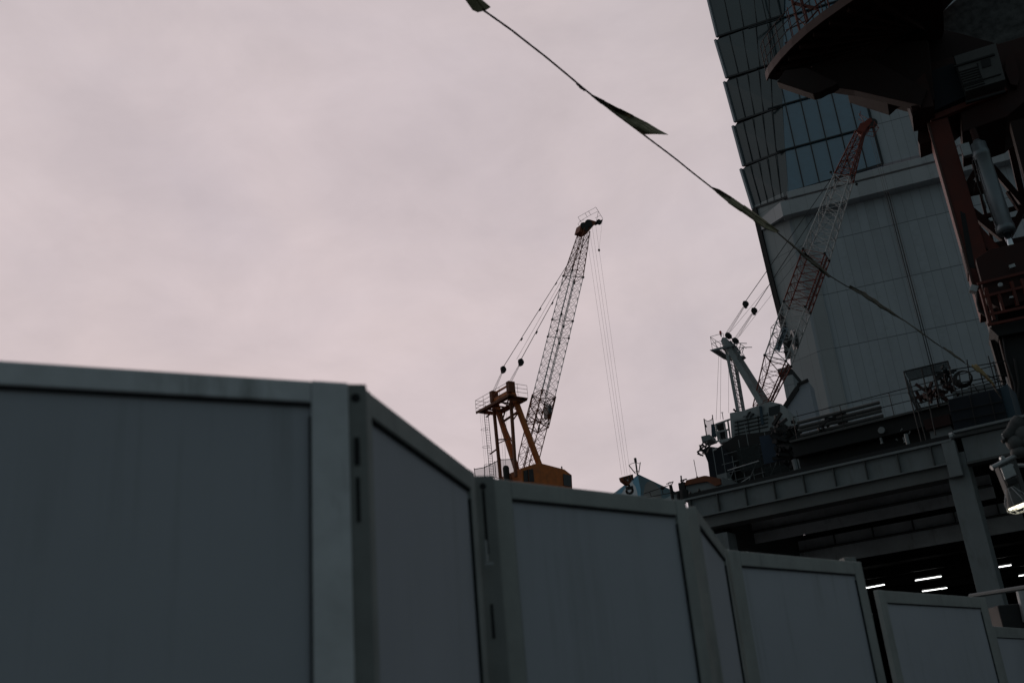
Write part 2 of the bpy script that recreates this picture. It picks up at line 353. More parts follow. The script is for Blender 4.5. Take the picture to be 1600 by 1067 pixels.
# ------------------------------------------------------------------ glass tower with white-clad base
PC = onY(1231, 306, 130); uR = V((.94,-.341,0)).normalized(); nR = V((uR.y,-uR.x,0)); 
if nR.y > 0: nR = -nR
uL = V((-.62,.785,0)).normalized(); nL = V((-uL.y,uL.x,0))
if nL.x > 0: nL = -nL
onR = lambda x, y, d=0: onP(x, y, PC+nR*d, nR)
onL = lambda x, y, d=0: onP(x, y, PC+nL*d, nL)
base = V((PC.x, PC.y, 0))
tw = thing('office_tower', base, 'tall tower with dark sloping glass above pale metal cladding behind the right crane', 'tower', math.atan2(uR.y,uR.x))
fz = lambda x, y: (1100+x/3.2, y/3.2)
TL = [(22,-30),(65,200),(110,410),(153,630),(193,845)]; BL = [(75,185),(122,390),(165,610),(207,830),(255,1045)]
ER = [(402,-130),(399,80),(393,310),(392,535),(405,755),(425,985)]
inner = -2.2
for k in range(5):
    tl = onL(*fz(*TL[k]), .25); bl = onL(*fz(*BL[k]), -.15); tr = onR(*fz(*ER[k]), .1); br = onR(*fz(*ER[k+1]), 0)
    back = nL*-2.0
    p = MB().prism([tl, bl, br, tr], back*.12).build('glass_bay', 'glass_teal', tw)
    if k < 4:
        t2 = onL(*fz(*TL[k+1]), .25); r2 = onR(*fz(*ER[k+1]), .1)
        MB().prism([bl-nL*.1, br-nL*.1+UP*.3, r2-nL*.1-UP*.1, t2-nL*.1], -nL*.5).build('floor_edge', 'mullion', tw)
    mm = MB()
    nj = 5
    for j in range(1, nj):
        t = j/nj; mm.beam(tl.lerp(tr,t)+nL*.2, bl.lerp(br,t)+nL*.12, .08, .12, nL.cross(UP))
    mm.beam(bl+nL*.12, br+nR*.12, .34, .3, nL)
    mm.build('mullions', 'mullion', p)
    fn = MB().beam(tl+nL*.15+uL*.18, bl+nL*.15+uL*.18, .5, .35, nL).build('edge_fin', 'fin_light', tw)
# blue glazing on the right face
gl, gr = (1232,306), (1378,256)
e0, e1 = onR(1231,306), onR(1378.5,256.5)
top0 = onR(*fz(*ER[0])); 
def upto(p, z): return V((p.x,p.y,z))
ztop = top0.z+6
bl_, br_ = onR(1231,302), onR(1379,257)
MB().quad(bl_, br_, upto(br_,bl_.z+40), onR(*fz(*ER[1])), onR(*fz(*ER[3]))).prism([bl_+nR*-.5, br_+nR*-.5, upto(br_,bl_.z+40)+nR*-.5, onR(*fz(*ER[0]))+nR*-.5, onR(*fz(*ER[3]))+nR*-.5], nR*-8).build('blue_glazing', 'glass_blue', tw)
mm = MB(); U = (br_-bl_).dot(uR)
zb = bl_.z
for k in range(7):
    s = U*(k+.05)/6.0
    P = bl_+uR*s; zlow = bl_.z+(br_.z-bl_.z)*s/U
    Pt = upto(P, zb+40)
    if k < 2:  # cut by the sloping corner
        Pt = upto(P, zb+ (9 if k == 0 else 40))
        if k == 0: continue
    mm.beam(upto(P, zlow)+nR*.1, Pt+nR*.1, .16, .25, uR)
fl_z = [onR(*fz(406,752)).z, onR(*fz(392,528)).z]; dz = fl_z[1]-fl_z[0]
for z in (fl_z[0], fl_z[1], fl_z[1]+dz, fl_z[1]+2*dz):
    a = upto(bl_, z)+uR*(-.3 if z < fl_z[1]+1 else -.6); b = upto(br_, z)
    mm.beam(a+nR*.14, b+nR*.14+uR*(6 if z > fl_z[0]+1 else 0), .22, .22, nR)
mm.beam(bl_+nR*.12, br_+nR*.12, .3, .2, nR)
mm.beam(br_+nR*.12, upto(br_,fl_z[1]-.3)+nR*.12, .3, .25, uR)
mm.build('mullions', 'mullion', tw)
# clad wall right of the glazing
wr = br_+uR*.1
MB().prism([wr, wr+uR*60+UP*(br_.z-bl_.z)/U*60*0, wr+uR*60+UP*40, upto(wr, br_.z+40)], nR*-6).build('upper_wall', 'cladding', tw)
# ledges
la, lb = onR(1231,309,.9), onR(1378,268,.9)
zl = la.z
l1 = MB(); l1.box((la+lb)/2+uR*30+UP*0, uR*((lb-la).length/2+30), nR*.55, UP*.55); l1.build('ledge', 'cladding_ledge', tw, .05)
zl2 = onR(1300,334,0).z
za = la.z-.56
LW = 75.0
off = onR(1207,343,1.0); o2 = onR(1178,325,0)
wl = onR(1212,350,0)
l2 = MB(); c0 = V((la.x,la.y,0)) - uR*1.2
ltop = za-.02; lbot = ltop-2.35
l2.box(c0+uR*LW/2+nR*-.5+UP*(ltop+lbot)/2, uR*(LW/2), nR*.9, UP*(ltop-lbot)/2); l2.build('ledge', 'cladding_ledge', tw, .05)
# main clad wall (right face) and its side
zw = lbot+.35; c1 = V((PC.x,PC.y,0))-uR*0.6-nR*.35
MB().prism([c1, c1+uR*LW, c1+uR*LW+UP*zw, c1+UP*zw], nR*-20).build('clad_wall', 'cladding', tw)
# corner pilaster and side wall running back to the left outline
sL = onL(1180,327); 
e_up = onL(1180,327,0); e_lo = onL(1232,540,0)
pts = [upto(V((c1.x,c1.y,0)),0), upto(V((c1.x,c1.y,0)), za+2.2), onL(1179,321,-.1), e_up, onL(1205,432), onL(1226,515), upto(onL(1236,600),0)]
MB().prism(pts, -nL*.6+uR*.4).build('side_wall', 'cladding_side', tw)
lq = onL(1181,329,.15); MB().prism([V((lq.x,lq.y,ltop)), V((lq.x,lq.y,lbot+.6)), V((c0.x,c0.y,lbot))+nR*.3, V((c0.x,c0.y,ltop))+nR*.3], -nL*.5).build('ledge', 'cladding_ledge', tw)
fm = MB(); ed = [e_up, onL(1205,432), onL(1226,515), onL(1233,560)]
for a, b in zip(ed, ed[1:]): fm.beam(a+nL*.12, b+nL*.12, .8, .4, nL.cross(UP))
fm.build('edge_fin', 'dark_steel', tw)
pil = MB(); p0 = c1+uR*2.4+nR*.1
pil.box(p0+UP*zw/2-uR*1.0, uR*1.0, nR*.2, UP*zw/2); pil.build('pilaster', 'cladding_side', tw)
for dx in (0,3.5):
    a = onR(1384+dx,300,.5); b = onR(1461+dx,568,.5)
    b2 = V((a.x,a.y,b.z-6)); MB().bar(upto(a,lbot), b2, .07, 6).build('downpipe', 'mark_dark', tw)
# low annex with sloping side in front of the tower foot
AY = 108
uA = V((.9,-.43,0)).normalized(); PA = onY(1228,629,AY); nA = V((uA.y,-uA.x,0)); nA = nA if nA.y < 0 else -nA
onA = lambda x, y, d=0: onP(x, y, PA+nA*d, nA)
an = thing('annex', V((PA.x,PA.y,0)), 'pale low annex with a sloping black-capped edge at the foot of the tower', 'building', math.atan2(uA.y,uA.x))
low = lambda p: V((p.x,p.y,0))
Apts = [onA(1225,636), onA(1249,602.5), onA(1263,596), onA(1280,672)]
MB().prism([low(Apts[0]), Apts[0], Apts[1], Apts[2], Apts[3], low(Apts[3])], -nA*3).build('wall', 'cladding_annex', an)
MB().beam(onA(1224,639,.1), onA(1246,606,.1), .25, .5, nA).beam(onA(1246,606,.1), onA(1249,599,.1), .3, .3, nA).beam(onA(1246,601,.1), onA(1263,593.5,.1), .3, .3, nA).build('roof_edge', 'black_steel', an)
cn = thing('canopy', V((onA(1225,580,-12).x,onA(1225,580,-12).y,0)), 'dark flat canopy on a pale stair block left of the tower foot', 'canopy', math.atan2(uA.y,uA.x))
oc = lambda x, y: onA(x, y, -12)
MB().prism([oc(1214.5,580),oc(1236,574.5),oc(1238,585),oc(1219,590)], -nA*6).build('roof', 'black_steel', cn)
MB().prism([oc(1215,576.5),oc(1236,571),oc(1236,576),oc(1215,582)], -nA*.4+nA*.2).build('fascia', 'grey_paint', cn)
MB().prism([low(oc(1228,630)), oc(1222,589),oc(1238,585), low(oc(1243,620))], -nA*5).build('wall', 'cladding_side', cn)

# ------------------------------------------------------------------ construction platform (steel frame, open hall beneath)
da = V((-.827,.562,0)).normalized(); db = V((.562,.827,0)).normalized()   # along the girders (away left) / away behind them
G0 = onY(1483, 693, 25); nD = -db
onD = lambda x, y, b=0: onP(x, y, G0+db*b, nD)
pf = thing('construction_platform', V((G0.x,G0.y,0)), 'grey steel platform of deep girders on a column, dark open hall beneath', 'platform', math.atan2(da.y,da.x))
ztp = onD(1470,694.5).z; zwb = onD(1470,727).z
Lend = (onD(1075,783)-G0).dot(da); Lbox = (onD(1096,820)-G0).dot(da)
def at(a, b, z): p = G0+da*a+db*b; return V((p.x,p.y,z))
print('platform', ztp, zwb, Lend, Lbox)
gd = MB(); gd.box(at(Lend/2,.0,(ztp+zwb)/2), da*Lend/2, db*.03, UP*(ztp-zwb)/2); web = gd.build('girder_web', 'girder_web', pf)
fl = MB(); fl.box(at(Lend/2,.05,ztp+.03), da*(Lend/2+.1), db*.2, UP*.03); fl.build('top_flange', 'girder_web', pf)
st = MB(); a = .45
while a < Lend:
    st.box(at(a,-.085,(ztp+zwb)/2), da*.012, db*.055, UP*((ztp-zwb)/2-.001)); a += .86
st.build('stiffener', 'girder_soffit', web)
# bottom box: a broad soffit seen from below
dep = .62
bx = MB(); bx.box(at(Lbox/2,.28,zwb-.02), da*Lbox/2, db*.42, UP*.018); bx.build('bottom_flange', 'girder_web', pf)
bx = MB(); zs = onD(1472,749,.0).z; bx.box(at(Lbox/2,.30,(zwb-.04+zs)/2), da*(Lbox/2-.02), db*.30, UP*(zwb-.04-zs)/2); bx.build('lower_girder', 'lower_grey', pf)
# secondary girders behind
def girder(b, ya, yb, yc, a0, a1, m1='girder_lit', xr=1490, stf=False):
    z1, z2, z3 = (onD(xr,y_,b).z for y_ in (ya,yb,yc))
    o = MB().box(at((a0+a1)/2,b+.1,(z1+z2)/2), da*(a1-a0)/2, db*.05, UP*(z1-z2)/2).build('cross_girder', m1, pf)
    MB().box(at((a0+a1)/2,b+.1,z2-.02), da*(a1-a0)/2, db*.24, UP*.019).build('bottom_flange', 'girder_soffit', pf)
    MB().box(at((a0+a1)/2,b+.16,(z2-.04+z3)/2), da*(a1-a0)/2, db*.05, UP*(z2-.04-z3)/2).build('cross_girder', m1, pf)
    if stf:
        s_ = MB(); a = a0+.6
        while a < a1: s_.box(at(a,b+.01,(z1+z2)/2), da*.015, db*.05, UP*(z1-z2)/2*.99); a += 1.3
        s_.build('stiffener', 'girder_soffit', o)
    return z3
girder(3.2, 752, 769, 789, -.2, 12.2, xr=1487)
z3 = girder(7.0, 799, 817, 845, -.2, 14.0, xr=1492, stf=True)
# deck slab, its soffit planks and the end beam
MB().box(at(Lend/2-2,9,ztp+.14), da*(Lend/2+2), db*8.95, UP*.075).build('deck_slab', 'dark_steel', pf)
soff = MB()
for k in range(9): soff.box(at(1+k*1.6,5,ztp-.16), da*.09, db*4.6, UP*.12)
soff.build('joist', 'dark_steel', pf)
eb = MB(); eb.box(at(Lbox-.1,4.3,(zwb+zs)/2-.1), da*.12, db*4.0, UP*.42); eb.build('end_beam', 'girder_soffit', pf)
eb = MB(); eb.box(at(9.5,5.0,z3+.5), da*.12, db*2.0, UP*.35); eb.build('end_beam', 'dark_steel', pf)
br = MB()
br.beam(at(Lbox-.3,1.0,zs+.1), at(8.5,6.5,z3+.3), .2, .2)
for k in range(5): br.beam(at(8.6-.18*k,6.0,z3+1.0), at(8.6-.18*k,6.0,z3+.45), .06, .06)
br.build('brace', 'dark_steel', pf)
# columns
ctop = onD(1490,745).z
cw = (onD(1487,760)-onD(1534,760)).dot(da)
print('col w', cw)
colz = ctop+.6
MB().box(at(-.02,.35,colz/2), da*.27, db*.27, UP*colz/2).build('column', 'girder_web', pf, .01)
MB().box(at(.0,-.04,(ztp+zs)/2), da*.16, db*.1, UP*((ztp-zs)/2+.02)).build('bracket', 'girder_web', pf, .01)
# far side columns under the left end
for a_, b_ in ((Lbox-.4,.4),(Lbox-.4,8.2)):
    MB().box(at(a_,b_,(zs)/2-.1), da*.3, db*.3, UP*(zs/2-.1)).build('column', 'girder_web', pf)
# right bay girder
rb = MB(); rz1 = onD(1560,676).z; rz2 = onD(1560,702).z
rb.box(at(-5.7,.12,(ztp+zwb)/2+.05), da*5.4, db*.05, UP*((ztp-zwb)/2+.12)); rb.build('girder_web', 'girder_web', pf)
MB().box(at(-5.7,.1,zwb-.1), da*5.4, db*.2, UP*.03).build('bottom_flange', 'girder_soffit', pf)
MB().box(at(-5.7,.0,ztp+.2), da*5.5, db*.22, UP*.03).build('top_flange', 'girder_web', pf)
# hall: soffit, back wall, end walls
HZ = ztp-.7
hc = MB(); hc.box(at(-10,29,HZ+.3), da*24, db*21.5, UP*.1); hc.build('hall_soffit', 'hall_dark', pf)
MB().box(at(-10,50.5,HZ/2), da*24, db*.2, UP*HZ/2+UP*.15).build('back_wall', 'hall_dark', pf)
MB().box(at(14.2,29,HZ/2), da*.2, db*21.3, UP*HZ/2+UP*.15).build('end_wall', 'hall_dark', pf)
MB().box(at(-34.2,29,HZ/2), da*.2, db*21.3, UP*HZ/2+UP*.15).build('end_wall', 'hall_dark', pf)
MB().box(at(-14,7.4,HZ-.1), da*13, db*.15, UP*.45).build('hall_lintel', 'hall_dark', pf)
jb = MB()
for k in range(10): jb.box(at(-10,10+k*4,HZ+.02), da*23.9, db*.09, UP*.17)
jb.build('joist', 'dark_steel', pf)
mb_ = MB()
for k in range(8): mb_.bar(at(9-k*.5,9,HZ-.2), at(8.8-k*.5,9.2,HZ+.2), .03, 4)
mb_.build('hanger', 'dark_steel', pf)
# tube lights under the hall soffit
TG = 'tube lights under the hall ceiling'
tubes = [((1352,918.5),(1382,913),'short-looking tube light half hidden by the fence post, leftmost in the hall'),((1430,906.5),(1471,900),'upper one of the two long tube lights left of the column'),((1441,923.5),(1480,918),'lower one of the two long tube lights left of the column'),((1555,886.5),(1580,882.5),'tube light just right of the grey column'),((1592,899.5),(1618,895),'tube light cut by the right edge of the view')]
for (p0, p1, lab) in tubes:
    a = onZ(*p0, HZ-.45); b = onZ(*p1, HZ-.45); uu = (b-a).normalized(); uu = V((uu.x,uu.y,0)).normalized(); Ln = min((b-a).length, 3)
    b = a+uu*Ln
    t = thing('tube_light', (a+b)/2, lab, 'light', 0, TG)
    MB().bar(a, b, .021, 8).build('tube', 'tube_glow', t)
    MB().beam(a+UP*.07, b+UP*.07, .07, .05).build('housing', 'jib_white', t)
    MB().bar(a+uu*.1+UP*.12, a+uu*.1+UP*.44, .01, 4).bar(b-uu*.1+UP*.12, b-uu*.1+UP*.44, .01, 4).build('hanger', 'dark_steel', t)
# pale wall board in the hall
p = [onD(x,y,26) for x, y in ((1353,906.5),(1391,894),(1393,899),(1355,912))]
sg = thing('wall_board', p[0]*.5+p[2]*.5, 'dim grey board of three panes hanging in the dark hall', 'board')
MB().prism(p, db*.1).build('board', 'grey_paint', sg)
for xx in (1362,1366,1371,1377): MB().beam(onD(xx,906.5-(xx-1353)*.31+0,25.9), onD(xx+1.2,911.5-(xx-1353)*.31,25.9), .08, .05, da).build('divider', 'hall_dark', sg)
MB().beam(onD(1350,898,25.9), onD(1389,887.5,25.9), .06, .06).build('rail', 'grey_paint', sg)
# handrail crossing in front of the column
h0 = onY(1516,931,15); h1 = onY(1640,911.5,13.5)
hr = thing('handrail', V((h0.x,h0.y,0)), 'single grey pipe handrail passing in front of the column foot', 'handrail')
MB().bar(h0, h1, .035, 8).build('rail', 'rail_teal', hr)
for t_ in (.03,.97): MB().bar(h0.lerp(h1,t_), low(h0.lerp(h1,t_)), .03, 8).build('post', 'rail_teal', hr)
tk = thing('equipment_cabinet', low(onY(1585,960,17)), 'dim cabinet behind the pipe handrail right of the column', 'cabinet')
cc = onY(1580,955,17); MB().box(V((cc.x,cc.y,cc.z/2-.0)), V((.28,0,0)), V((0,.2,0)), UP*(cc.z/2+.1)).build('body', 'dark_steel', tk, .02)
MB().bar(cc+V((.1,-.25,-.2)), cc+V((.12,-.25,.28)), .07, 10).build('handle', 'galvanised', tk)

exec_rest = True
# ------------------------------------------------------------------ upper terrace: dark parapet behind the girders
b2 = 11.0
up = thing('upper_terrace', at(4,b2,ztp+.22), 'dark raised terrace edge with pipes and lamps above the front girder', 'terrace', math.atan2(da.y,da.x))
zt1 = onD(1450,641,b2).z; zt2 = onD(1450,665,b2).z
aL = (onD(1236,690,b2)-G0).dot(da)
print('terrace', zt1, zt2, aL)
MB().box(at(aL/2-4,b2+2,(zt1+zt2)/2), da*(aL/2+4), db*2, UP*(zt1-zt2)/2).build('edge_beam', 'dark_steel', up)
MB().box(at(aL/2-4,b2+2.5,(zt2+ztp+.25)/2), da*(aL/2+4), db*2, UP*((zt2-ztp-.25)/2)).build('parapet_wall', 'dark_steel', up)
MB().box(at(aL/2-4,b2-.06,zt1+.04), da*(aL/2+4), db*.12, UP*.04).build('edge_trim', 'girder_soffit', up)
rl = MB(); railing([at(aL-.2,b2+.2,zt1+.08), at(-2,b2+.2,zt1+.08)], 1.0, .018, 2, 2.0, mb=rl); rl.build('railing', 'dark_steel', up)
# pipes stacked on the terrace edge left end
pp = MB()
for k in range(5): pp.bar(at(aL-.3,b2+.3+.1*(k%2),zt1+.15+.17*k), at(aL-3.6,b2+.3+.1*(k%2),zt1+.15+.17*k), .07, 6)
tag(pp.build('pipe_stack', 'girder_soffit'), 'stacked grey scaffold pipes on the terrace edge below the annex', 'pipes')
def lump(name, c, r, m, lab, cat, k=9, sq=(1,1,.8)):
    x = MB()
    for i in range(k):
        d = V((random.uniform(-1,1)*sq[0], random.uniform(-1,1)*sq[1], random.uniform(-.6,1)*sq[2]))*r
        a = V((random.uniform(-1,1), random.uniform(-1,1), random.uniform(-.5,1))).normalized()
        x.beam(c+d-a*r*.45, c+d+a*r*.45, r*.13, r*.2)
    return tag(x.build(name, m), lab, cat)
lump('clamp_heap', onD(1306,662,b2+.5), .5, 'dark_steel', 'dark heap of clamps on the terrace edge beside the pipes', 'scrap', 10, (1.6,1,.6))
# fittings on the dark wall
FD = onD(1378,672.5,b2-.1); fd = thing('round_lamp', FD, 'pale round disc lamp on the dark terrace wall', 'lamp')
MB().lathe(FD, -db, [(0,.02),(.02,.13),(.06,.13),(.07,.11)], 18).build('disc', 'grey_paint', fd)
FG2 = 'small pipe fittings along the terrace wall'
for i, (x, y, x2, y2, lab) in enumerate(((1376,684,1378.5,693,'short pale pipe stub below the round disc lamp'),(1412,683,1415,691,'pale pipe stub on the terrace wall left of the white box'),(1420,678,1422.5,674,'tiny bright bracket above the right pipe stub'),(1403,688,1400,686,'tiny bright clip midway along the dark terrace wall'),(1407,673,1410,670,'slanted bright clip above the right pipe stub'))):
    a, b = onD(x,y,b2-.25), onD(x2,y2,b2-.25)
    f_ = thing('pipe_fitting', a, lab, 'fitting', 0, FG2)
    MB().bar(a, b, .045 if i < 2 else .02, 8).build('stub', 'girder_web', f_); MB().bar(b, b.lerp(a,.2), .06 if i < 2 else .03, 8).build('collar', 'galvanised', f_)
wb_ = [onD(x,y,2.2) for x, y in ((1452,674),(1486,664.5),(1489,672),(1483,680),(1456,691))]
bxx = thing('control_box', onD(1468,690,2.2), 'pale grey control box with a notched corner above the column head', 'box')
MB().prism(wb_, db*.6).build('body', 'girder_web', bxx); MB().beam(onD(1448,667,2.3), onD(1488,657,2.3), .5, .3, db).build('cover', 'rust_dark', bxx)
tb = thing('steel_post', at(Lend*.02+2.2,.6,ztp+.06), 'short pale post standing on the front girder near its right end', 'post')
pz = onD(1422,706,.6); MB().bar(pz, pz+UP*.5, .05, 8).build('post', 'grey_paint', tb); MB().box(pz+UP*.02, da*.12, db*.12, UP*.02).build('base_plate', 'dark_steel', tb)
# guard rail and bits along the front girder top
gr_ = MB(); railing([at(Lend-.1,.3,ztp+.06), at(6.2,.3,ztp+.06)], .22, .012, 1, .9, mb=gr_)
tag(gr_.build('cable_rail', 'girder_soffit'), 'low cable rail along the top of the front girder left half', 'rail')
# ------------------------------------------------------------------ net-covered scaffold under the white crane
SB = 20.0
sc0 = onD(1170,775,SB)
sc = thing('scaffold_tower', V((sc0.x,sc0.y,ztp+.22)), 'dark netted scaffold tower carrying the white crane', 'scaffold', math.atan2(da.y,da.x))
os_ = lambda x, y, b=SB: onD(x, y, b)
# core blocks behind the nets
MB().prism([os_(1113,705),os_(1150,680),os_(1212,672),os_(1250,700),os_(1262,735),os_(1238,762),os_(1118,792),os_(1118,750)], db*6).build('core', 'dark_steel', sc)
MB().prism([os_(1098,702,SB-.5),os_(1106,697,SB-.5),os_(1128,700,SB-.5),os_(1150,730,SB-.5),os_(1120,760,SB-.5),os_(1109,745,SB-.5),os_(1106,722,SB-.5)], db*2).build('net', 'tarp_blue', sc)
poles = MB()
for k in range(11):
    x = 1118+k*14; b = SB-1.2
    a = os_(x+10, 790-k*3.2, b); poles.bar(a, V((a.x,a.y,a.z+3.0+.8*math.sin(k*2.1))), .02, 5)
for j in range(6):
    poles.bar(os_(1116+j*3,790-j*16,SB-1.25), os_(1262-(j*7)%20,752-j*15,SB-1.25), .018, 5)
for k in range(4): poles.bar(os_(1125+k*34,786-k*8,SB-1.3), os_(1150+k*34,726-k*8,SB-1.3), .025, 5)
poles.build('poles', 'grey_paint', sc, label='grey scaffold tubes and ledgers')
for k, (x0,y0,x1,y1) in enumerate(((1150,700,1185,738),(1186,682,1226,725),(1192,730,1240,756))):
    MB().prism([os_(x0,y0,SB-1.35),os_(x1,y0-8,SB-1.35),os_(x1+8,y1-9,SB-1.35),os_(x0+8,y1,SB-1.35)], db*.03).build('net', 'net_dark' if k != 1 else 'net_blue', sc)
# clutter: grey ducts, pale sheets
cl = MB(); cl.prism([os_(1120,742,SB-2),os_(1135,738,SB-2),os_(1140,772,SB-2),os_(1126,778,SB-2)], db*.5); cl.build('cabinet', 'grey_paint', sc)
MB().bar(os_(1140,748,SB-2), os_(1146,770,SB-2), .12, 8).build('duct', 'girder_web', sc)
MB().bar(os_(1241,718,SB-2), os_(1246,738,SB-2), .13, 8).bar(os_(1249,716,SB-2), os_(1254,736,SB-2), .11, 8).build('duct', 'grey_paint', sc)
MB().bar(os_(1186,720,SB-2.1), os_(1137,735,SB-2.1), .03, 6).bar(os_(1172,745,SB-2.1), os_(1140,765,SB-2.1), .03, 6).build('ledger', 'galvanised', sc)
MB().prism([os_(1113,702,SB-1),os_(1118,699,SB-1),os_(1119,702,SB-1),os_(1113,705,SB-1)], db*.1).build('plate', 'jib_white', sc)
lump('bundled_netting', os_(1101,704,SB-1), .36, 'black_steel', 'bundle of black netting sticking out left of the scaffold tower', 'netting', 14, (.9,.7,1))
lump('clutter_heap', os_(1232,685,SB-1.5), .8, 'dark_steel', 'dark tangle of fittings behind the right end of the white crane house', 'fittings', 50, (.8,.8,1.3))
lump('clutter_heap', os_(1240,706,SB-1.5), .8, 'dark_steel', 'lower dark tangle of clamps right of the netted scaffold', 'fittings', 44, (.9,.8,1))
# orange-topped container and antennas at the girders' left end
oc0 = lambda x, y, d=0: onD(x, y, 6+d)
ct = thing('site_container', V((oc0(1100,780).x,oc0(1100,780).y,ztp+.22)), 'grey site container with rust orange roof above the girders left end', 'container', math.atan2(da.y,da.x))
MB().prism([oc0(1071,781),oc0(1072,757),oc0(1128,745),oc0(1132,770)], db*2).build('body', 'grey_paint', ct)
MB().prism([oc0(1070,758,-.1),oc0(1072,750,-.1),oc0(1100,743,-.1),oc0(1104,743,-.1),oc0(1124,747,-.1),oc0(1126,756,-.1),oc0(1118,759,-.1),oc0(1105,751.5,-.1)], db*2.2).build('roof', 'orange_steel', ct)
MB().prism([oc0(1066,782,-.2),oc0(1064.5,766,-.2),oc0(1071,764,-.2),oc0(1073,781,-.2)], db*.5).build('corner_post', 'black_steel', ct)
an1 = thing('antenna', oc0(1089,746), 'thin whip antenna on the rust orange container roof', 'antenna')
MB().bar(oc0(1089.5,747), oc0(1084,718), .012, 5).build('whip', 'black_steel', an1); MB().bar(oc0(1089.5,748), oc0(1089,744), .03, 6).build('mount', 'black_steel', an1)
st_ = thing('valve_stand', oc0(1066,768), 'little black stand with cross arms left of the container roof', 'stand')
v_ = MB(); v_.bar(oc0(1066,768), oc0(1064,743), .03, 5); v_.bar(oc0(1063,751), oc0(1073,748), .025, 5); v_.bar(oc0(1063,756), oc0(1069,750), .02, 5); v_.build('frame', 'black_steel', st_)
MB().box(oc0(1067,761), da*.12, db*.1, UP*.16).build('box', 'black_steel', st_)
for i, (x, y, h, lab) in enumerate(((1080,779,.28,'leftmost tiny bollard on the girder in front of the container'),(1086,777,.2,'second short bollard from the left in front of the container'),(1094,775.5,.3,'tallest dark bollard in front of the container middle'),(1100,774,.22,'stub bollard right of the tallest one before the container'))):
    P = onD(x, y, .3); b_ = MB().lathe(P-UP*.05, UP, [(0,.05),(.04,.07),(h*.6,.035),(h*.75,.05),(h,.012)], 8).build('bollard', 'black_steel')
    tag(b_, lab, 'bollard', 'small dark bollards on the girder end')
# left neighbours: tent, tripod aerial, stack
TY = 104
ot = lambda x, y, d=0: onY(x, y, TY+d)
tn = thing('pyramid_tent', low(ot(1000,760)), 'pale tent roof with light blue curved bands behind the crane hook', 'tent')
pk = ot(997,741,1.2); Lc, Rc, Bc = ot(945,781,2.2), ot(1056,769,2.2), ot(1003,800,-2.2)
MB().quad(pk, Lc, Bc).quad(pk, Lc+V((0,4,0)), Lc).quad(pk, Rc+V((0,4,0)), Lc+V((0,4,0))).build('roof_left', 'tent_pale', tn)
MB().quad(pk, Bc, Rc).quad(pk, Rc, Rc+V((0,4,0))).build('roof_right', 'tent_grey', tn)
nl_ = (Lc-pk).cross(Bc-pk).normalized(); nl_ = nl_ if nl_.y < 0 else -nl_
nr_ = (Bc-pk).cross(Rc-pk).normalized(); nr_ = nr_ if nr_.y < 0 else -nr_
tl_ = lambda x, y: onP(x, y, pk+nl_*.02, nl_); tr_ = lambda x, y: onP(x, y, pk+nr_*.02, nr_)
MB().quad(tl_(996,742.5),tl_(976,757),tl_(955,777),tl_(968,777),tl_(974,765),tl_(984,753),tl_(993,749.5)).build('band', 'tent_blue', tn)
MB().quad(tl_(996.5,743),tl_(990,751),tl_(988.5,754),tl_(993,760),tl_(996,770),tl_(996.5,779),tl_(1001,785),tl_(1001,764)).build('band', 'tent_blue', tn)
MB().quad(tr_(1012,752),tr_(1018,751),tr_(1024,755),tr_(1032,766),tr_(1034,778),tr_(1005,785),tr_(1006,768),tr_(1008,757)).build('band', 'tent_beige', tn)
MB().prism([Lc, Bc, low(Bc), low(Lc)], V((0,.05,0))).prism([Bc, Rc, low(Rc), low(Bc)], V((0,.05,0))).build('wall', 'tent_pale', tn)
MB().beam(pk, Rc, .06, .05).build('ridge', 'tent_blue', tn)
ta = thing('tripod_aerial', pk, 'black forked aerial on a post at the tent peak', 'aerial')
o5 = lambda x, y: ot(x, y, 1.2)
t_ = MB(); t_.bar(o5(996,742), o5(993,719), 0.090, 6); t_.bar(o5(993,740), o5(982.5,726.5), 0.056, 5); t_.bar(o5(998,739), o5(1000.5,722), 0.050, 5)
t_.bar(o5(982.5,726.5), o5(988,723.5), 0.030, 4).bar(o5(988,723.5), o5(994,722.5), 0.030, 4).bar(o5(994,722.5), o5(1000.5,724.5), 0.030, 4).bar(o5(991,737), o5(998.5,735.5), 0.036, 4)
t_.build('fork', 'black_steel', ta); MB().bar(o5(992.3,715.5), o5(993.3,722), 0.140, 6).build('mast_head', 'black_steel', ta)
dv = thing('davit_frame', low(ot(1040,765,-6)), 'dark frame of thin booms and a drum in front of the tent right slope', 'frame')
o6 = lambda x, y: ot(x, y, -6)
d_ = MB()
for a, b in (((1006,771),(1048,757)),((1010,777),(1052,769)),((1015,769),(1018,776)),((1034,764),(1036,771)),((1041,756),(1052,752)),((1052,752),(1048,760))): d_.bar(o6(*a), o6(*b), 0.044, 5)
d_.build('boom', 'black_steel', dv)
MB().ball(o6(1035,762), .25, (1,.6,.8)).build('drum', 'black_steel', dv)
MB().prism([o6(1046,758),o6(1050,757),o6(1055,779),o6(1050,781)], V((0,.4,0))).build('post', 'black_steel', dv)
MB().path([o6(1044,757),o6(1044.5,754),o6(1047,753),o6(1049,755.5)], .036).build('hook', 'black_steel', dv)
bp = thing('bollard_pair', low(onD(1062,785,1)), 'two thick dark posts under a plank between tent and container', 'posts')
o7 = lambda x, y: onD(x, y, 1)
MB().bar(o7(1061.5,783), o7(1060.5,769), .07, 8).build('post', 'dark_steel', bp); MB().bar(o7(1069,783), o7(1067.5,766), .12, 8).build('post', 'black_steel', bp)
MB().beam(o7(1053,770.5), o7(1072,765), .06, .06).build('plank', 'black_steel', bp)
MB().prism([o7(1054,786),o7(1053,771),o7(1066,768),o7(1070,786)], db*.1).build('board', 'grey_paint', bp)

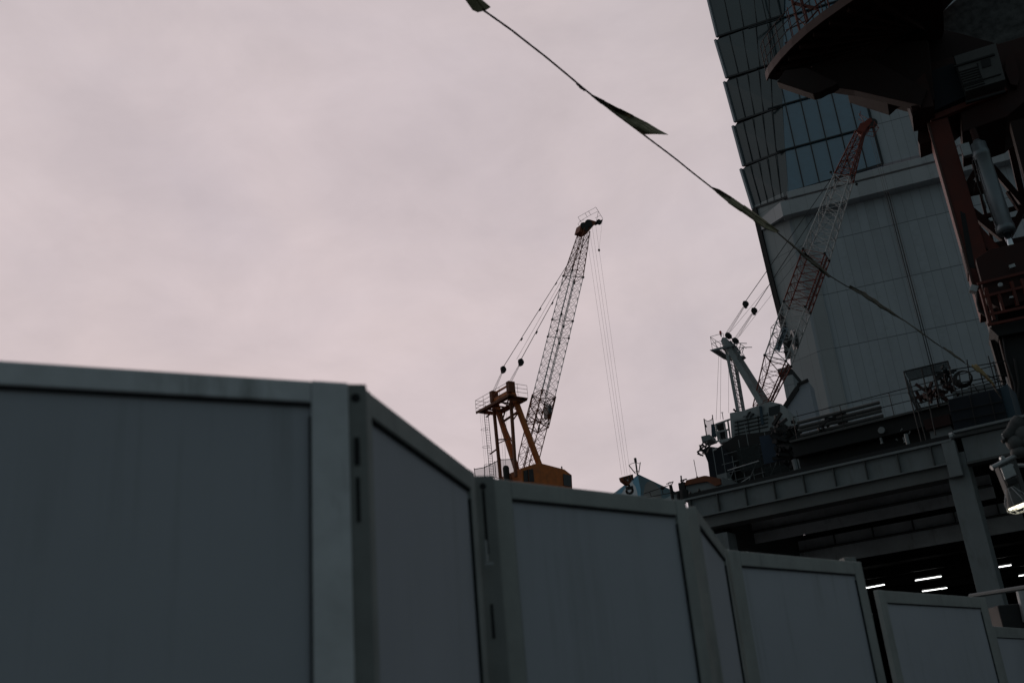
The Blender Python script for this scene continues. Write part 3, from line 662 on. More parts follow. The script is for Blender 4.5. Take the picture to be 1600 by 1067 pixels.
# ------------------------------------------------------------------ cranes
ef = V((.80,.60,0)); el_ = V((-.60,.80,0))
class Frame:
    def __init__(s, x, y, Y): s.o = onY(x, y, Y)
    def p(s, x, y, l=0): return onP(x, y, s.o+el_*l, el_)
def pendant(c, root, pts_l, name='pendant', r=.028):
    m = MB(); m.path(pts_l, r, 5); return m.build(name, 'rope_steel', root)
# --- orange crane
C = Frame(818, 745, 85); P = C.p
oz = P(830,760).z-1.2
oc_ = thing('orange_crane', V((C.o.x,C.o.y,oz)), 'orange luffing crane with lattice jib raised against the open sky', 'crane', math.atan2(ef.y,ef.x))
bd = V((0,0,1)).cross(el_)
J0, J1 = P(818,748), P(913,362)
jd = (J1-J0).normalized(); jn = jd.cross(el_).normalized()
print('jib o', J0, J1, (J1-J0).length, math.degrees(math.asin(jd.z)))
def jp(t): return J0.lerp(J1, t)
secs = [(0,.08,.9,.9,1.45,1.3,2,'dark_orange'),(.08,.29,1.45,1.3,1.5,1.45,6,'dark_orange'),(.295,.60,1.5,1.45,1.5,1.45,10,'jib_white'),(.603,.79,1.5,1.45,1.45,1.4,6,'jib_white'),(.793,1.0,1.45,1.4,.95,.75,8,'dark_orange')]
for i, (t0, t1, a0, b0, a1, b1, n_, m_) in enumerate(secs):
    s_ = lattice(jp(t0), jp(t1), el_, jn, a0, b0, a1, b1, n_, .050 if m_ != 'jib_white' else .040, .019 if m_ != 'jib_white' else .015, mb=None)
    # catwalk pipe and hose inside
    s_.bar(jp(t0)+jn*.25+el_*.2, jp(t1)+jn*.2+el_*.2, .035, 5)
    if m_ == 'jib_white': s_.beam(jp(t0)+el_*.25-jn*.3, jp(t1)+el_*.25-jn*.3, .16, .02, el_)
    s_.build('jib_section', m_, oc_)
for t in (.29,.601,.791,.20,.53):
    cf = MB(); c = jp(t)
    for sa in (-1,1):
        for sb in (-1,1): cf.box(c+el_*.74*sa+jn*.72*sb, jd*.09, el_*.075, jn*.075)
    cf.bar(c+el_*.74+jn*.72, c-el_*.74-jn*.72, .03, 4).bar(c-el_*.74+jn*.72, c+el_*.74-jn*.72, .03, 4)
    cf.build('joint_frame', 'black_steel', oc_)
# dense stiffened bay with round cable drum
db_ = lattice(jp(.185), jp(.30), el_, jn, 1.62, 1.56, 1.62, 1.56, 3, .05, .035); db_.build('jib_bracing', 'dark_orange', oc_)
dc = P(851,642,-.2); dr = MB(); dr.lathe(dc-(jn+el_*.0)*.14, (ef*.93-UP*.1-el_*.33), [(0,.4),(.02,.74),(.05,.74),(.06,.56),(.3,.56),(.31,.74),(.34,.74),(.36,.4)], 22)
dr.build('cable_drum', 'grey_paint', oc_)
for a_ in range(0): pass
# jib head
hd = MB(); hp = P(912,352)
hd.prism([P(905,362,-.4),P(908,351,-.4),P(921,343,-.4),P(931,346,-.4),P(929,351,-.4),P(916,366,-.4)], el_*.8)
hd.build('jib_head', 'dark_orange', oc_)
MB().prism([P(926,347,-.2),P(937,345,-.2),P(942,342.5,-.2),P(941,347,-.2),P(934,350,-.2),P(928,349.5,-.2)], el_*.35).build('jib_nose', 'black_steel', oc_)
for x, y, r in ((921,349,.45),(914,354,.5),(937,346.5,.3)): MB().lathe(P(x,y,-.5), el_, [(0,r*.4),(.02,r),(.1,r*.85),(.18,r),(.2,r*.4)], 16).build('sheave', 'black_steel', oc_)
kk = MB()
for l in (-.55,.55):
    pts = [(903,339.5),(931,324),(942,342)]
    kk.path([P(*q_,l) for q_ in pts], .02, 4)
    for a, b in (((914,333),(917.5,339)),((919.5,330),(923,336)),((903,339.5),(909,349)),((935,330),(923,336)),((923,336),(909,344)),((935,330.5),(932,345)),((938.5,336.5),(930,341)),((907,346),(913,343))): kk.bar(P(*a,l), P(*b,l), .018, 4)
for q_ in ((903,339.5),(931,324),(942,342),(919,330.5)): kk.bar(P(*q_,-.55), P(*q_,.55), .018, 4)
kk.path([P(908,344,.6),P(903,350,.6),P(907,356,.6)], .018, 4)
kk.build('head_railing', 'black_steel', oc_)
# gantry (A-frame)
hw = 1.25
def afr(l, x0, y0, x1, y1, wd, nm='gantry_leg', m='orange_paint'):
    MB().beam(P(x0,y0,0)+el_*0, P(x1,y1,0), wd, wd, el_).build(nm, m, oc_, .02)
A1, A2 = P(772,621,hw), P(798,606,-hw); Bt1, Bt2 = P(813,752,hw), P(843,727,-hw)
for a, b in ((A1,Bt1),(A2,Bt2)): MB().beam(a, b, .38, .42, el_).build('gantry_leg', 'orange_paint', oc_, .03)
R1, R2 = P(783,756,hw), P(806,745,-hw)
T1, T2 = P(771,632,hw), P(798,622,-hw)
for a, b in ((T1,R1),(T2,R2)): MB().beam(a, b, .24, .24, el_).build('gantry_strut', 'orange_steel', oc_, .02)
MB().beam(A1+UP*-.45, A2+UP*-.45, .45, .5).build('gantry_head', 'orange_paint', oc_, .03)
MB().beam(A1+UP*.35, A2+UP*.35, .14, .16).build('gantry_head', 'orange_paint', oc_, .02)
hh = MB()
for a in (A1, A2): hh.box(a+UP*.05, ef*.35, el_*.22, UP*.52)
hh.build('sheave_housing', 'orange_steel', oc_, .03)
cb = MB(); lr = lambda a, b, t: a.lerp(b, t)
for t, s_ in ((.30,.14),(.0,0)):
    if t: cb.beam(lr(A1,Bt1,t), lr(A2,Bt2,t), .16, .16)
cb.beam(lr(T1,R1,.45), lr(A1,Bt1,.5), .1, .1); cb.beam(lr(T2,R2,.3), lr(A2,Bt2,.3), .1, .1)
cb.beam(lr(A1,Bt1,.3), lr(A2,Bt2,.02), .1, .1); cb.beam(lr(A1,Bt1,.12), lr(T2,R2,.62), .07, .07)
cb.beam(lr(T1,R1,.5), lr(T2,R2,.5), .07, .07); cb.beam(lr(A1,Bt1,.02), lr(A2,Bt2,.3), .07, .07)
cb.build('cross_brace', 'orange_steel', oc_)
# platform at the top
pw = [P(746,634,2.4), P(775,624,2.4), P(816,615,-2.3), P(790,622,-2.3)]
zf = A1.z-1.1
fw = MB()
c4 = [C.o+ef*a+el_*b for a, b in ((0,0),)]
Ac = (A1+A2)/2
def pl(a, b, z=0): return V((Ac.x,Ac.y,zf+z))+ef*a+el_*b
fw.box(pl(-.9,0), ef*.35, el_*2.6, UP*.05); fw.box(pl(.75,0), ef*.3, el_*2.3, UP*.05); fw.box(pl(-.1,2.3), ef*.9, el_*.35, UP*.05); fw.box(pl(-.1,-2.0), ef*.9, el_*.3, UP*.05)
for b_ in (-2,-1,0,1,2): fw.beam(pl(-.95,b_,-.2), pl(.85,b_,-.2), .07, .14)
fw.beam(pl(-1.2,2.6,-.1), pl(-1.2,-2.5,-.1), .07, .14); fw.beam(pl(1.0,2.5,-.1), pl(1.0,-2.2,-.1), .07, .14)
fw.build('work_platform', 'orange_steel', oc_)
rr_ = MB(); railing([pl(-1.2,2.6), pl(-1.2,-2.5), pl(.9,-2.5)], 1.1, .02, 3, 1.3, mb=rr_); railing([pl(.9,2.6), pl(-1.2,2.6)], 1.1, .02, 3, 1.0, mb=rr_); rr_.build('railing', 'orange_steel', oc_)
# ladder with cage
l0, l1 = P(759,640,2.2), P(770,757,2.2); ld = MB(); off_ = ef*.22
ld.bar(l0-off_, l1-off_, .03, 5).bar(l0+off_, l1+off_, .03, 5)
for k in range(30): q_ = l0.lerp(l1, k/29); ld.bar(q_-off_, q_+off_, .015, 4)
ld.build('ladder', 'black_steel', oc_)
cg = MB()
for k in range(5):
    c = l0.lerp(l1, .04+.235*k); ring = [c + (-ef*(.35+.32*math.cos(a)) + el_*.33*math.sin(a)) for a in [2*math.pi*j/10 for j in range(11)]]
    cg.path(ring, .016, 4)
for j in (0,2,3,5,7,8):
    a = 2*math.pi*j/10; o_ = -ef*(.35+.32*math.cos(a)) + el_*.33*math.sin(a); cg.bar(l0+o_, l1+o_, .009, 4)
cg.build('ladder_cage', 'galvanised', oc_)
lk = MB(); lk.beam(lr(T1,R1,.08), l0.lerp(l1,.1), .1, .1); lk.beam(lr(T1,R1,.56), l0.lerp(l1,.6), .1, .1); lk.build('ladder_bracket', 'orange_steel', oc_)
# machine house
hb = UP*-3.2
hs = [P(815,731,-1.5),P(842,722.5,-1.5),P(882,733,-1.5),P(893.5,742,-1.5),P(895,775,-1.5),P(818,775,-1.5)]
house = MB().prism(hs, el_*3.0).build('machine_house', 'orange_paint', oc_, .03)
MB().prism([P(818,735,-1.56),P(833,732,-1.56),P(835,752,-1.56),P(819,752,-1.56)], el_*.05).build('window', 'window_dark', house)
MB().prism([P(880,740,-1.56),P(893,742.5,-1.56),P(893,760,-1.56),P(881,758,-1.56)], el_*.05).build('window', 'window_dark', house)
MB().beam(P(825.5,733,-1.6), P(826.5,752,-1.6), .06, .03, ef).build('window_bar', 'orange_steel', house)
MB().bar(P(878,733,-1.2), P(877.5,728.5,-1.2), .06, 6).build('exhaust', 'black_steel', house)
# deck with net screen left of the house, tank
MB().box(V((C.o.x,C.o.y,oz))+ef*1.5+UP*.1, ef*5, el_*2.6, UP*.2).build('deck', 'orange_steel', oc_)
ns = [P(741,733,2.0),P(757,730,2.0),P(773,722,2.0),P(782,718,2.0),P(806,717,.8)]
nb = [P(743,748,2.0),P(757,745,2.0),P(775,746,2.0),P(784,748,2.0),P(808,748,.8)]
nm = MB(); nf = MB()
for k in range(4):
    nm.quad(ns[k], ns[k+1], nb[k+1], nb[k]); nf.bar(ns[k], ns[k+1], .035, 5).bar(nb[k], nb[k+1], .03, 5)
for k in range(5): nf.bar(ns[k]+UP*.1, nb[k], .035, 5)
nm.build('net_screen', 'net_pale', oc_); nf.build('screen_frame', 'black_steel', oc_)
MB().lathe(P(792,750,0), UP, [(0,.28),(1.1,.28),(1.25,.2),(1.3,.08)], 12).build('tank', 'black_steel', oc_)
x_ = MB()
for k in range(7): x_.bar(P(797+k*3,752,0), P(800+k*3,738,.2), .03, 4); x_.bar(P(800+k*3,752,0), P(797+k*3,740,.2), .03, 4)
x_.build('winch_frame', 'black_steel', oc_)
# stays
ropes = MB()
for l, (bx_, by_), anchor, topx in ((hw,(786.5,577),A1+UP*.4,(905,354)),(-hw,(814,565.5),A2+UP*.4,(908,352))):
    b = P(bx_, by_, l); bl = MB(); bl.lathe(b-el_*.15, el_, [(0,.2),(.05,.28),(.25,.28),(.3,.2)], 12); bl.box(b-UP*.05-ef*.05, ef*.12, el_*.2, UP*.3); bl.build('bridle_block', 'black_steel', oc_)
    for o_ in (-.3,-.12,.12,.3): ropes.bar(anchor+el_*o_-ef*.1, b+el_*o_*.4, .012, 4)
    hd_ = jp(.985)+el_*(.45 if l > 0 else -.45)+jn*-.4
    ropes.bar(b+UP*.2, hd_, .032, 5)
    if l < 0: ropes.bar(b+UP*.2-ef*.45, hd_-ef*.45-UP*.3, .014, 4)
    for t in (.2,.42,.62): q_ = b.lerp(hd_, t); ropes.bar(q_, q_+(hd_-b).normalized()*.35, .06, 5)
ropes.build('pendant', 'rope_steel', oc_)
gy = MB()
for (a, b) in (((781,640),(788,748)),((784,640),(792,748)),((792,620),(789,746))): gy.bar(P(*a,.5), P(*b,.5), .01, 4)
gy.build('gantry_rope', 'rope_steel', oc_)
# hoist ropes and hook block: hang plumb
hook_y = (982,744)
HB = P(982,744)
tops = [P(924,352,-.2), P(927,352,.2), P(917,358,-.2), P(930,350,.1)]
hr_ = MB()
zb_ = P(978,742).z
for x, y, bx_ in ((916,362,971.5),(921,358,976.5),(925,352,980),(930.5,350,985)):
    a = P(x,y); b = P(bx_,742); hr_.bar(a, b, .011, 4)
hr_.path([P(941,346), P(936,390)], .009, 4)
hr_.build('hoist_rope', 'rope_steel', oc_)
MB().ball(P(936,391), .12, (1,1,1.3)).build('whip_weight', 'black_steel', oc_)
hk = thing('hook_block', P(982,760), 'yellow and black hook block hanging from four ropes before the tent', 'hook block', math.atan2(ef.y,ef.x))
# plates with diagonal warning stripes
pts = [(971.5,745),(989,740.5),(990,747),(982.5,758),(973.5,751)]
MB().prism([P(*q_,-.22) for q_ in pts], el_*.44).build('cheek_plate', 'orange_steel', hk, .02)
sp_ = MB()
for k in range(4):
    x = 974+k*4.2; sp_.prism([P(x,745.2-k*.9,-.225),P(x+1.8,744.7-k*.9,-.225),P(x+3.6,750.5-k*.3,-.225),P(x+1.9,751.3-k*.3,-.225)], el_*-.015)
sp_.build('warning_stripe', 'black_steel', hk)
MB().lathe(P(981,750,-.3), el_, [(0,.08),(.6,.08)], 10).build('pin', 'jib_white', hk)
MB().bar(P(982.5,757), P(983.5,762), .12, 8).build('shank', 'black_steel', hk)
ringp = [P(983.5+5*math.cos(a),766+5*math.sin(a)) for a in [math.radians(-90+30*k) for k in range(0,10)]]
MB().path(ringp, .13, 8).build('hook', 'black_steel', hk)
MB().beam(P(979,763), P(988,761.5), .25, .3).build('swivel', 'black_steel', hk)
# support tower for the crane, below the fence line
su = thing('crane_trestle', V((C.o.x,C.o.y,0)), 'steel trestle hidden behind the fence that carries the orange crane', 'trestle', math.atan2(ef.y,ef.x))
s_ = lattice(V((C.o.x,C.o.y,0)), V((C.o.x,C.o.y,oz-.12)), ef, el_, 4, 4, 4, 4, 6, .15, .08); s_.build('lattice', 'dark_steel', su)

# --- white crane
ef = V((.89,-.456,0)).normalized(); el_ = V((.456,.89,0)).normalized()
C2 = Frame(1190, 640, 78); P = C2.p
wz = P(1190,690).z
wc = thing('white_crane', V((C2.o.x,C2.o.y,wz)), 'white crane with red and white banded jib in front of the tower', 'crane', math.atan2(ef.y,ef.x))
J0, J1 = P(1188,640), P(1344,208); jd = (J1-J0).normalized(); jn = jd.cross(el_).normalized()
print('jib w', (J1-J0).length, math.degrees(math.asin(jd.z)))
wsec = [(0,.17,1.0,1.0,1.7,1.8,4,'jib_red'),(.172,.36,1.7,1.8,1.7,1.9,5,'jib_white'),(.362,.55,1.7,1.9,1.7,1.9,6,'jib_red'),(.552,.83,1.7,1.9,1.4,1.3,8,'jib_white'),(.832,1.0,1.4,1.3,.7,.6,7,'jib_red')]
for (t0, t1, a0, b0, a1, b1, n_, m_) in wsec:
    s_ = lattice(jp(t0), jp(t1), el_, jn, a0, b0, a1, b1, n_, .058, .026)
    if m_ == 'jib_red': s_.beam(jp(t0)-jn*b0*.5, jp(t1)-jn*b1*.5, .42, .03, el_)
    s_.build('jib_section', m_, wc)
for t in (.171,.361,.551,.831):
    cf = MB(); cf.bar(jp(t)+el_*.85+jn*.92, jp(t)-el_*.85+jn*.92, .03, 4).bar(jp(t)+el_*.85-jn*.92, jp(t)-el_*.85-jn*.92, .03, 4)
    for sa in (-1,1):
        for sb in (-1,1): cf.box(jp(t)+el_*.85*sa+jn*.92*sb, jd*.09, el_*.08, jn*.08)
    cf.build('joint_frame', 'dark_steel', wc)
MB().prism([P(1338,206,-.3),P(1344,193,-.3),P(1350,191,-.3),P(1359,184,-.3),P(1364,190,-.3),P(1354,200,-.3),P(1347,213,-.3)], el_*.6).build('jib_head', 'jib_red', wc)
kk = MB()
for l in (-.6,.6):
    for a, b in (((1342,178),(1352,193)),((1342,178),(1357,187)),((1357,187),(1363,185)),((1366,190),(1373,200)),((1373,200),(1365,214)),((1365,214),(1354,212)),((1354,212),(1360,198)),((1360,198),(1373,200)),((1366,190),(1365,214)),((1345,174),(1343,182)),((1341,186),(1352,193)),((1354,206),(1369,206))): kk.bar(P(*a,l), P(*b,l), .026, 4)
for q_ in ((1342,178),(1373,200),(1365,214),(1354,212)): kk.bar(P(*q_,-.6), P(*q_,.6), .024, 4)
kk.build('head_railing', 'jib_red', wc)
MB().lathe(P(1363,192,-.3), el_, [(0,.15),(.02,.4),(.2,.4),(.22,.15)], 14).build('sheave', 'black_steel', wc)
# sign panel + second dark panel + drum
sgp = [P(1214,548,-1.0),P(1216,543,-1.0),P(1226,512,-1.0),P(1230,510,-1.0)]
sx0, sx1 = P(1212.5,547,-1.0), P(1226.5,512,-1.0); sd_ = (sx1-sx0).normalized(); sn_ = sd_.cross(el_).normalized()
wdt = .42
ja = (P(1219,549,-1.0)-P(1212.5,547,-1.0)).length
pc_ = [P(1211,546,-1.0),P(1224,511,-1.0),P(1231,513,-1.0),P(1218,549,-1.0)]
sb_ = MB().prism(pc_, el_*.06).build('sign_board', 'sign_face', wc)
def text_on(word, p_origin, xdir, ydir, size, m, parent, name='lettering'):
    cu = bpy.data.curves.new(name, 'FONT'); cu.body = word; cu.size = size; cu.extrude = .01; cu.resolution_u = 2; cu.offset = .012
    to = bpy.data.objects.new(name, cu); COL.objects.link(to)
    dg = bpy.context.evaluated_depsgraph_get(); me = bpy.data.meshes.new_from_object(to.evaluated_get(dg)); bpy.data.objects.remove(to)
    z_ = xdir.cross(ydir).normalized(); Mx = Matrix((xdir, ydir, z_)).transposed().to_4x4(); Mx.translation = p_origin
    o = bpy.data.objects.new(name, me); COL.objects.link(o); me.transform(WM[parent.name].inverted() @ Mx); me.materials.clear(); me.materials.append(M[m]); o.parent = parent; WM[o.name] = WM[parent.name]; return o
ld_ = (pc_[1]-pc_[0]).normalized(); wd_ = (pc_[0]-pc_[3]).normalized(); wd_ = (wd_-ld_*wd_.dot(ld_)).normalized()
text_on('IHI運搬機械', pc_[3]+ld_*.12+wd_*.08-el_*.03, ld_, wd_, .36, 'mark_dark', sb_)
MB().prism([P(1224,550,.6),P(1238,516,.6),P(1243,520,.6),P(1229,556,.6)], el_*.3).build('dark_panel', 'dark_steel', wc)
MB().lathe(P(1238,531,.8), (ef*.93+el_*.36), [(0,.5),(.03,.85),(.1,.85),(.13,.6),(.25,.6),(.28,.85),(.34,.85),(.36,.5)], 22).build('cable_drum', 'grey_paint', wc)
mm = MB(); mm.bar(P(1204.5,512,0), P(1203,552,0), .02, 4).bar(P(1204.5,512,0), P(1216,515,0), .03, 4).bar(P(1204.5,512,0), P(1209,507,0), .025, 4).bar(P(1209,507,0), P(1211,511,0), .025, 4).bar(P(1209,507,0), P(1222,488,0), .012, 4)
mm.build('signal_arm', 'dark_steel', wc)
# gantry: twin legs, rear lattice with ladder
hw = .45
a0, b0 = P(1132,533,-hw), P(1190,632,-hw); a1, b1 = P(1139,535,hw), P(1199,629,hw)
for a, b in ((a0,b0),(a1,b1)): MB().beam(a, b, .46, .46, el_).build('gantry_leg', 'white_paint', wc, .04)
r0, r1 = P(1137,556,-.7), P(1153,643,-.7); r2, r3 = P(1148,560,.7), P(1162,642,.7)
for a, b in ((r0,r1),(r2,r3)): MB().beam(a, b, .24, .24, el_).build('gantry_strut', 'white_paint', wc, .02)
x_ = MB()
for k in range(7):
    t = k/6.5; x_.bar(r0.lerp(r1,t), r2.lerp(r3,t), .045, 5)
    if k < 6: x_.bar(r0.lerp(r1,t), r2.lerp(r3,(k+1)/6.5), .03, 4)
la_, lb_ = r0.lerp(r2,.4), r1.lerp(r3,.4); x_.bar(la_, lb_, .03, 4); x_.bar(r0.lerp(r2,.72), r1.lerp(r3,.72), .03, 4)
for k in range(26): x_.bar(la_.lerp(lb_,k/26), r0.lerp(r2,.72).lerp(r1.lerp(r3,.72),k/26), .014, 4)
x_.build('ladder', 'grey_paint', wc)
MB().prism([P(1126,533,-.4),P(1128,527,-.4),P(1134,527,-.4),P(1140,535,-.4),P(1151,547,-.4),P(1149,556,-.4),P(1136,560,-.4),P(1131,545,-.4)], el_*.9).build('gantry_head', 'white_paint', wc, .04)
for x, y in ((1136.5,523),(1147.5,531)): MB().lathe(P(x,y,-.35), el_, [(0,.12),(.05,.24),(.55,.24),(.6,.12)], 12).build('sheave', 'black_steel', wc)
ps = MB()
ps.bar(P(1137,524), P(1147,531), .05, 5).bar(P(1137,524), P(1133,530), .05, 5).bar(P(1147,531), P(1147,542), .05, 5)
ps.build('sheave_bracket', 'black_steel', wc)
bcn = MB(); bcn.bar(P(1127,526), P(1126.3,522.5), .05, 6).build('beacon_base', 'black_steel', wc)
MB().lathe(P(1126.3,523), UP, [(0,.09),(.3,.1),(.36,.04)], 10).build('beacon', 'beacon_red', wc)
zf = P(1130,549).z; Ac = P(1131,549)
def pl(a, b, z=0): return V((Ac.x,Ac.y,zf+z))+ef*a+el_*b
fq = [onZ(x, y, zf) for x, y in ((1113.5,547.5),(1147,538.5),(1157,551),(1136,562))]
fw = MB(); fe = lambda a, b, t: fq[a].lerp(fq[b], t)
for t in (0,.22,.44,.66,.88,1): fw.beam(fe(0,1,t), fe(3,2,t), .09, .14)
fw.beam(fq[0], fq[1], .08, .18).beam(fq[3], fq[2], .08, .18); fw.beam(fe(0,1,.0)+UP*.1, fe(3,2,.0)+UP*.1, .5, .02)
fw.build('work_platform', 'grey_paint', wc)
rr_ = MB(); railing([fe(0,1,.6), fq[0], fq[3]], 1.25, .02, 2, 1.0, mb=rr_); rr_.bar(fq[0]+UP*1.2, fe(0,3,.9)+UP*.1, .02, 4); rr_.build('railing', 'grey_paint', wc)
rr_ = MB()
for a, b in (((1147,536),(1167,536.5)),((1150,543),(1175,542.5)),((1155,536),(1166,544)),((1151,543),(1155,550)),((1155,550),(1161,556)),((1161,543),(1155,550)),((1152,537),(1150,546)),((1157,537),(1155,548)),((1162,543),(1160,550)),((1156,557),(1163,556)),((1159,550),(1163,556))): rr_.bar(P(*a,-.8), P(*b,-.8), .035, 4)
rr_.prism([P(1155,555,-.8),P(1163,556,-.8),P(1158,560,-.8)], el_*.6)
rr_.build('side_platform', 'grey_paint', wc)
# machine house, open left cab, marks
hs = [P(1140,646,-1.6),P(1160,642,-1.6),P(1198,630,-1.6),P(1204,627,-1.6),P(1222,632,-1.6),P(1230,639,-1.6),P(1232,650,-1.6),P(1219,652,-1.6),P(1201,640,-1.6),P(1200,645,-1.6),P(1146,657,-1.6),P(1147,684,-1.6),P(1141,686,-1.6)]
house = MB().prism([P(1140,645,-1.6),P(1160,641.5,-1.6),P(1203,627,-1.6),P(1221,631,-1.6),P(1231,640,-1.6),P(1235,665,-1.6),P(1228,672,-1.6),P(1143,686,-1.6)], el_*3.2).build('machine_house', 'white_paint', wc, .03)
MB().prism([P(1146,657.5,-1.63),P(1199,644.5,-1.63),P(1199,650,-1.66),P(1222,652,-1.66),P(1229,668,-1.66),P(1148,684,-1.66)], el_*-.12).build('service_bay', 'grey_paint', house)
rb_ = MB()
for y in (660,666,672,678): rb_.beam(P(1148,y,-1.8), P(1200,y-12,-1.8), .06, .08)
for x in (1152,1168,1184): rb_.beam(P(x,658-(x-1150)*.25,-1.8), P(x+3,684-(x-1150)*.2,-1.8), .05, .05)
rb_.build('rib', 'dark_steel', house)
MB().prism([P(1201,637,-1.62),P(1219,631.5,-1.62),P(1218,645,-1.62),P(1202,651,-1.62)], el_*-.03).build('opening', 'mark_dark', house)
MB().prism([P(1187,636,-1.62),P(1190.5,635,-1.62),P(1195,664,-1.62),P(1191,665,-1.62)], el_*-.24).build('stripe', 'mark_blue', house)
mk = MB()
def stroke(a, b, w_=1.6): mk.prism([P(a[0]-w_/2,a[1],-1.64),P(a[0]+w_/2,a[1]-.4,-1.64),P(b[0]+w_/2,b[1]-.4,-1.64),P(b[0]-w_/2,b[1],-1.64)], el_*-.2)
stroke((1171.5,644.5),(1167,653.5),2.2); stroke((1167.5,650.5),(1162.5,651.5),2.0); stroke((1177,646.5),(1173,653.5),2.2); stroke((1172.5,644),(1170,648),2); stroke((1178,647),(1176,650),2)
mk.build('emblem', 'mark_dark', house)
MB().bar(P(1147,642,-1), P(1149,640,-1), .16, 8).build('roof_vent', 'black_steel', house)
# operator deck on the left: frame, netting
od = MB()
for a, b in (((1118,663),(1141,655)),((1118,690),(1146,684)),((1118,663),(1123,690)),((1131,658),(1136,686)),((1137,656),(1141,684)),((1118,676),(1138,671))): od.beam(P(*a,-.8), P(*b,-.8), .12, .12)
od.prism([P(1123,688,-.9),P(1146,683,-.9),P(1147,687,-.9),P(1124,692,-.9)], el_*1.8)
od.build('cab_frame', 'white_paint', wc)
MB().prism([P(1119,662,-.5),P(1130,659.5,-.5),P(1131,668,-.5),P(1120,671,-.5)], el_*.6).build('control_panel', 'black_steel', wc)
MB().prism([P(1124,673,-.5),P(1133,671,-.5),P(1134,683,-.5),P(1126,685,-.5)], el_*.6).build('operator_seat', 'black_steel', wc)
MB().prism([P(1121,673,-.6),P(1124,672,-.6),P(1126,685,-.6),P(1123,686,-.6)], el_*.5).build('door_panel', 'white_paint', wc)
s1 = [P(1100,655,1),P(1106,658,1),P(1112,655.5,1),P(1114,650,1)]; s2 = [P(1105,688,1),P(1110,687,1),P(1115,686,1),P(1118,684,1)]
nm = MB(); nf = MB()
for k in range(3): nm.quad(s1[k], s1[k+1], s2[k+1], s2[k]); nf.bar(s1[k], s1[k+1], .03, 4)
nf.bar(P(1100,654,1), P(1106,694,1), .05, 5).bar(P(1113,648,1), P(1118,684,1), .04, 5).bar(P(1101,662,1), P(1104,667,1), .06, 5)
nm.build('net_screen', 'net_pale', wc); nf.build('screen_frame', 'black_steel', wc)
MB().prism([P(1111,663,.6),P(1116,662,.6),P(1118,680,.6),P(1112,682,.6)], el_*.4).build('cabinet', 'mark_blue', wc)
MB().prism([P(1105,688,.9),P(1118,685,.9),P(1121,692,.9),P(1107,697,.9)], el_*-1.6).build('deck', 'grey_paint', wc)
MB().bar(P(1130,655,-.5), P(1128.5,645,-.5), .03, 5).bar(P(1126.5,644.5,-.5), P(1130,644.2,-.5), .03, 5).build('wind_gauge', 'black_steel', wc)
# stays and ropes
ropes = MB()
for l, (bx_, by_), (ax_, ay_) in ((-.5,(1165,475),(1133,524)),(.5,(1178.5,485.5),(1147,531))):
    b = P(bx_, by_, l); an_ = P(ax_, ay_, l)
    bl = MB(); bl.lathe(b-el_*.15, el_, [(0,.18),(.05,.26),(.25,.26),(.3,.18)], 12); bl.box(b-UP*.05-ef*.05, ef*.1, el_*.18, UP*.28); bl.build('bridle_block', 'black_steel', wc)
    for o_ in (-.3,-.12,.12,.3): ropes.bar(an_+el_*o_+ef*.1, b+el_*o_*.4, .012, 4)
    hd_ = jp(.98)+el_*(.4 if l > 0 else -.4)+jn*-.3; ropes.bar(b+UP*.2, hd_, .03, 5)
    ropes.bar(an_+ef*.5+UP*.2, jp(.7)+el_*l, .012, 4)
ropes.build('pendant', 'rope_steel', wc)
gy = MB()
for a, b in (((1123,556),(1119,656)),((1126.5,557),(1125.5,655)),((1138.5,560),(1138.5,645))): gy.bar(P(*a,.3), P(*b,.3), .014, 4)
gy.build('gantry_rope', 'rope_steel', wc)
hr_ = MB()
for x, dx in ((1358,0),(1361,0),(1364.5,0)):
    a = P(x,208); hr_.bar(a, V((a.x,a.y,a.z-17)), .012, 4)
hr_.build('hoist_rope', 'rope_steel', wc)
ws = thing('crane_pedestal', V((C2.o.x,C2.o.y,0)), 'dark lattice pedestal hidden under the white crane', 'trestle', math.atan2(ef.y,ef.x))
lattice(V((C2.o.x,C2.o.y,0)), V((C2.o.x,C2.o.y,wz)), ef, el_, 3, 3, 3, 3, 5, .15, .08).build('lattice', 'dark_steel', ws)
MB().box(V((C2.o.x,C2.o.y,wz-.5)), ef*1.8, el_*1.5, UP*.5).build('slewing_base', 'dark_steel', ws)
# ------------------------------------------------------------------ big red machine on the right (near)
RY = 28.0
eu = V((.93,-.37,0)).normalized(); ew = V((.37,.93,0)).normalized()
RO = onY(1480, 400, RY)
O = lambda x, y, d=0: onP(x, y, RO+ew*d, ew)
rm = thing('red_lifting_tower', low(RO), 'huge dark red lifting tower with round platform looming at the right edge', 'tower crane', math.atan2(eu.y,eu.x))
def slab(pts, d0, d1, name, m, parent=rm, bevel=0.0, label=None): return MB().prism([O(x,y,d1) for x, y in pts], ew*(d0-d1)).build(name, m, parent, bevel, label=label)
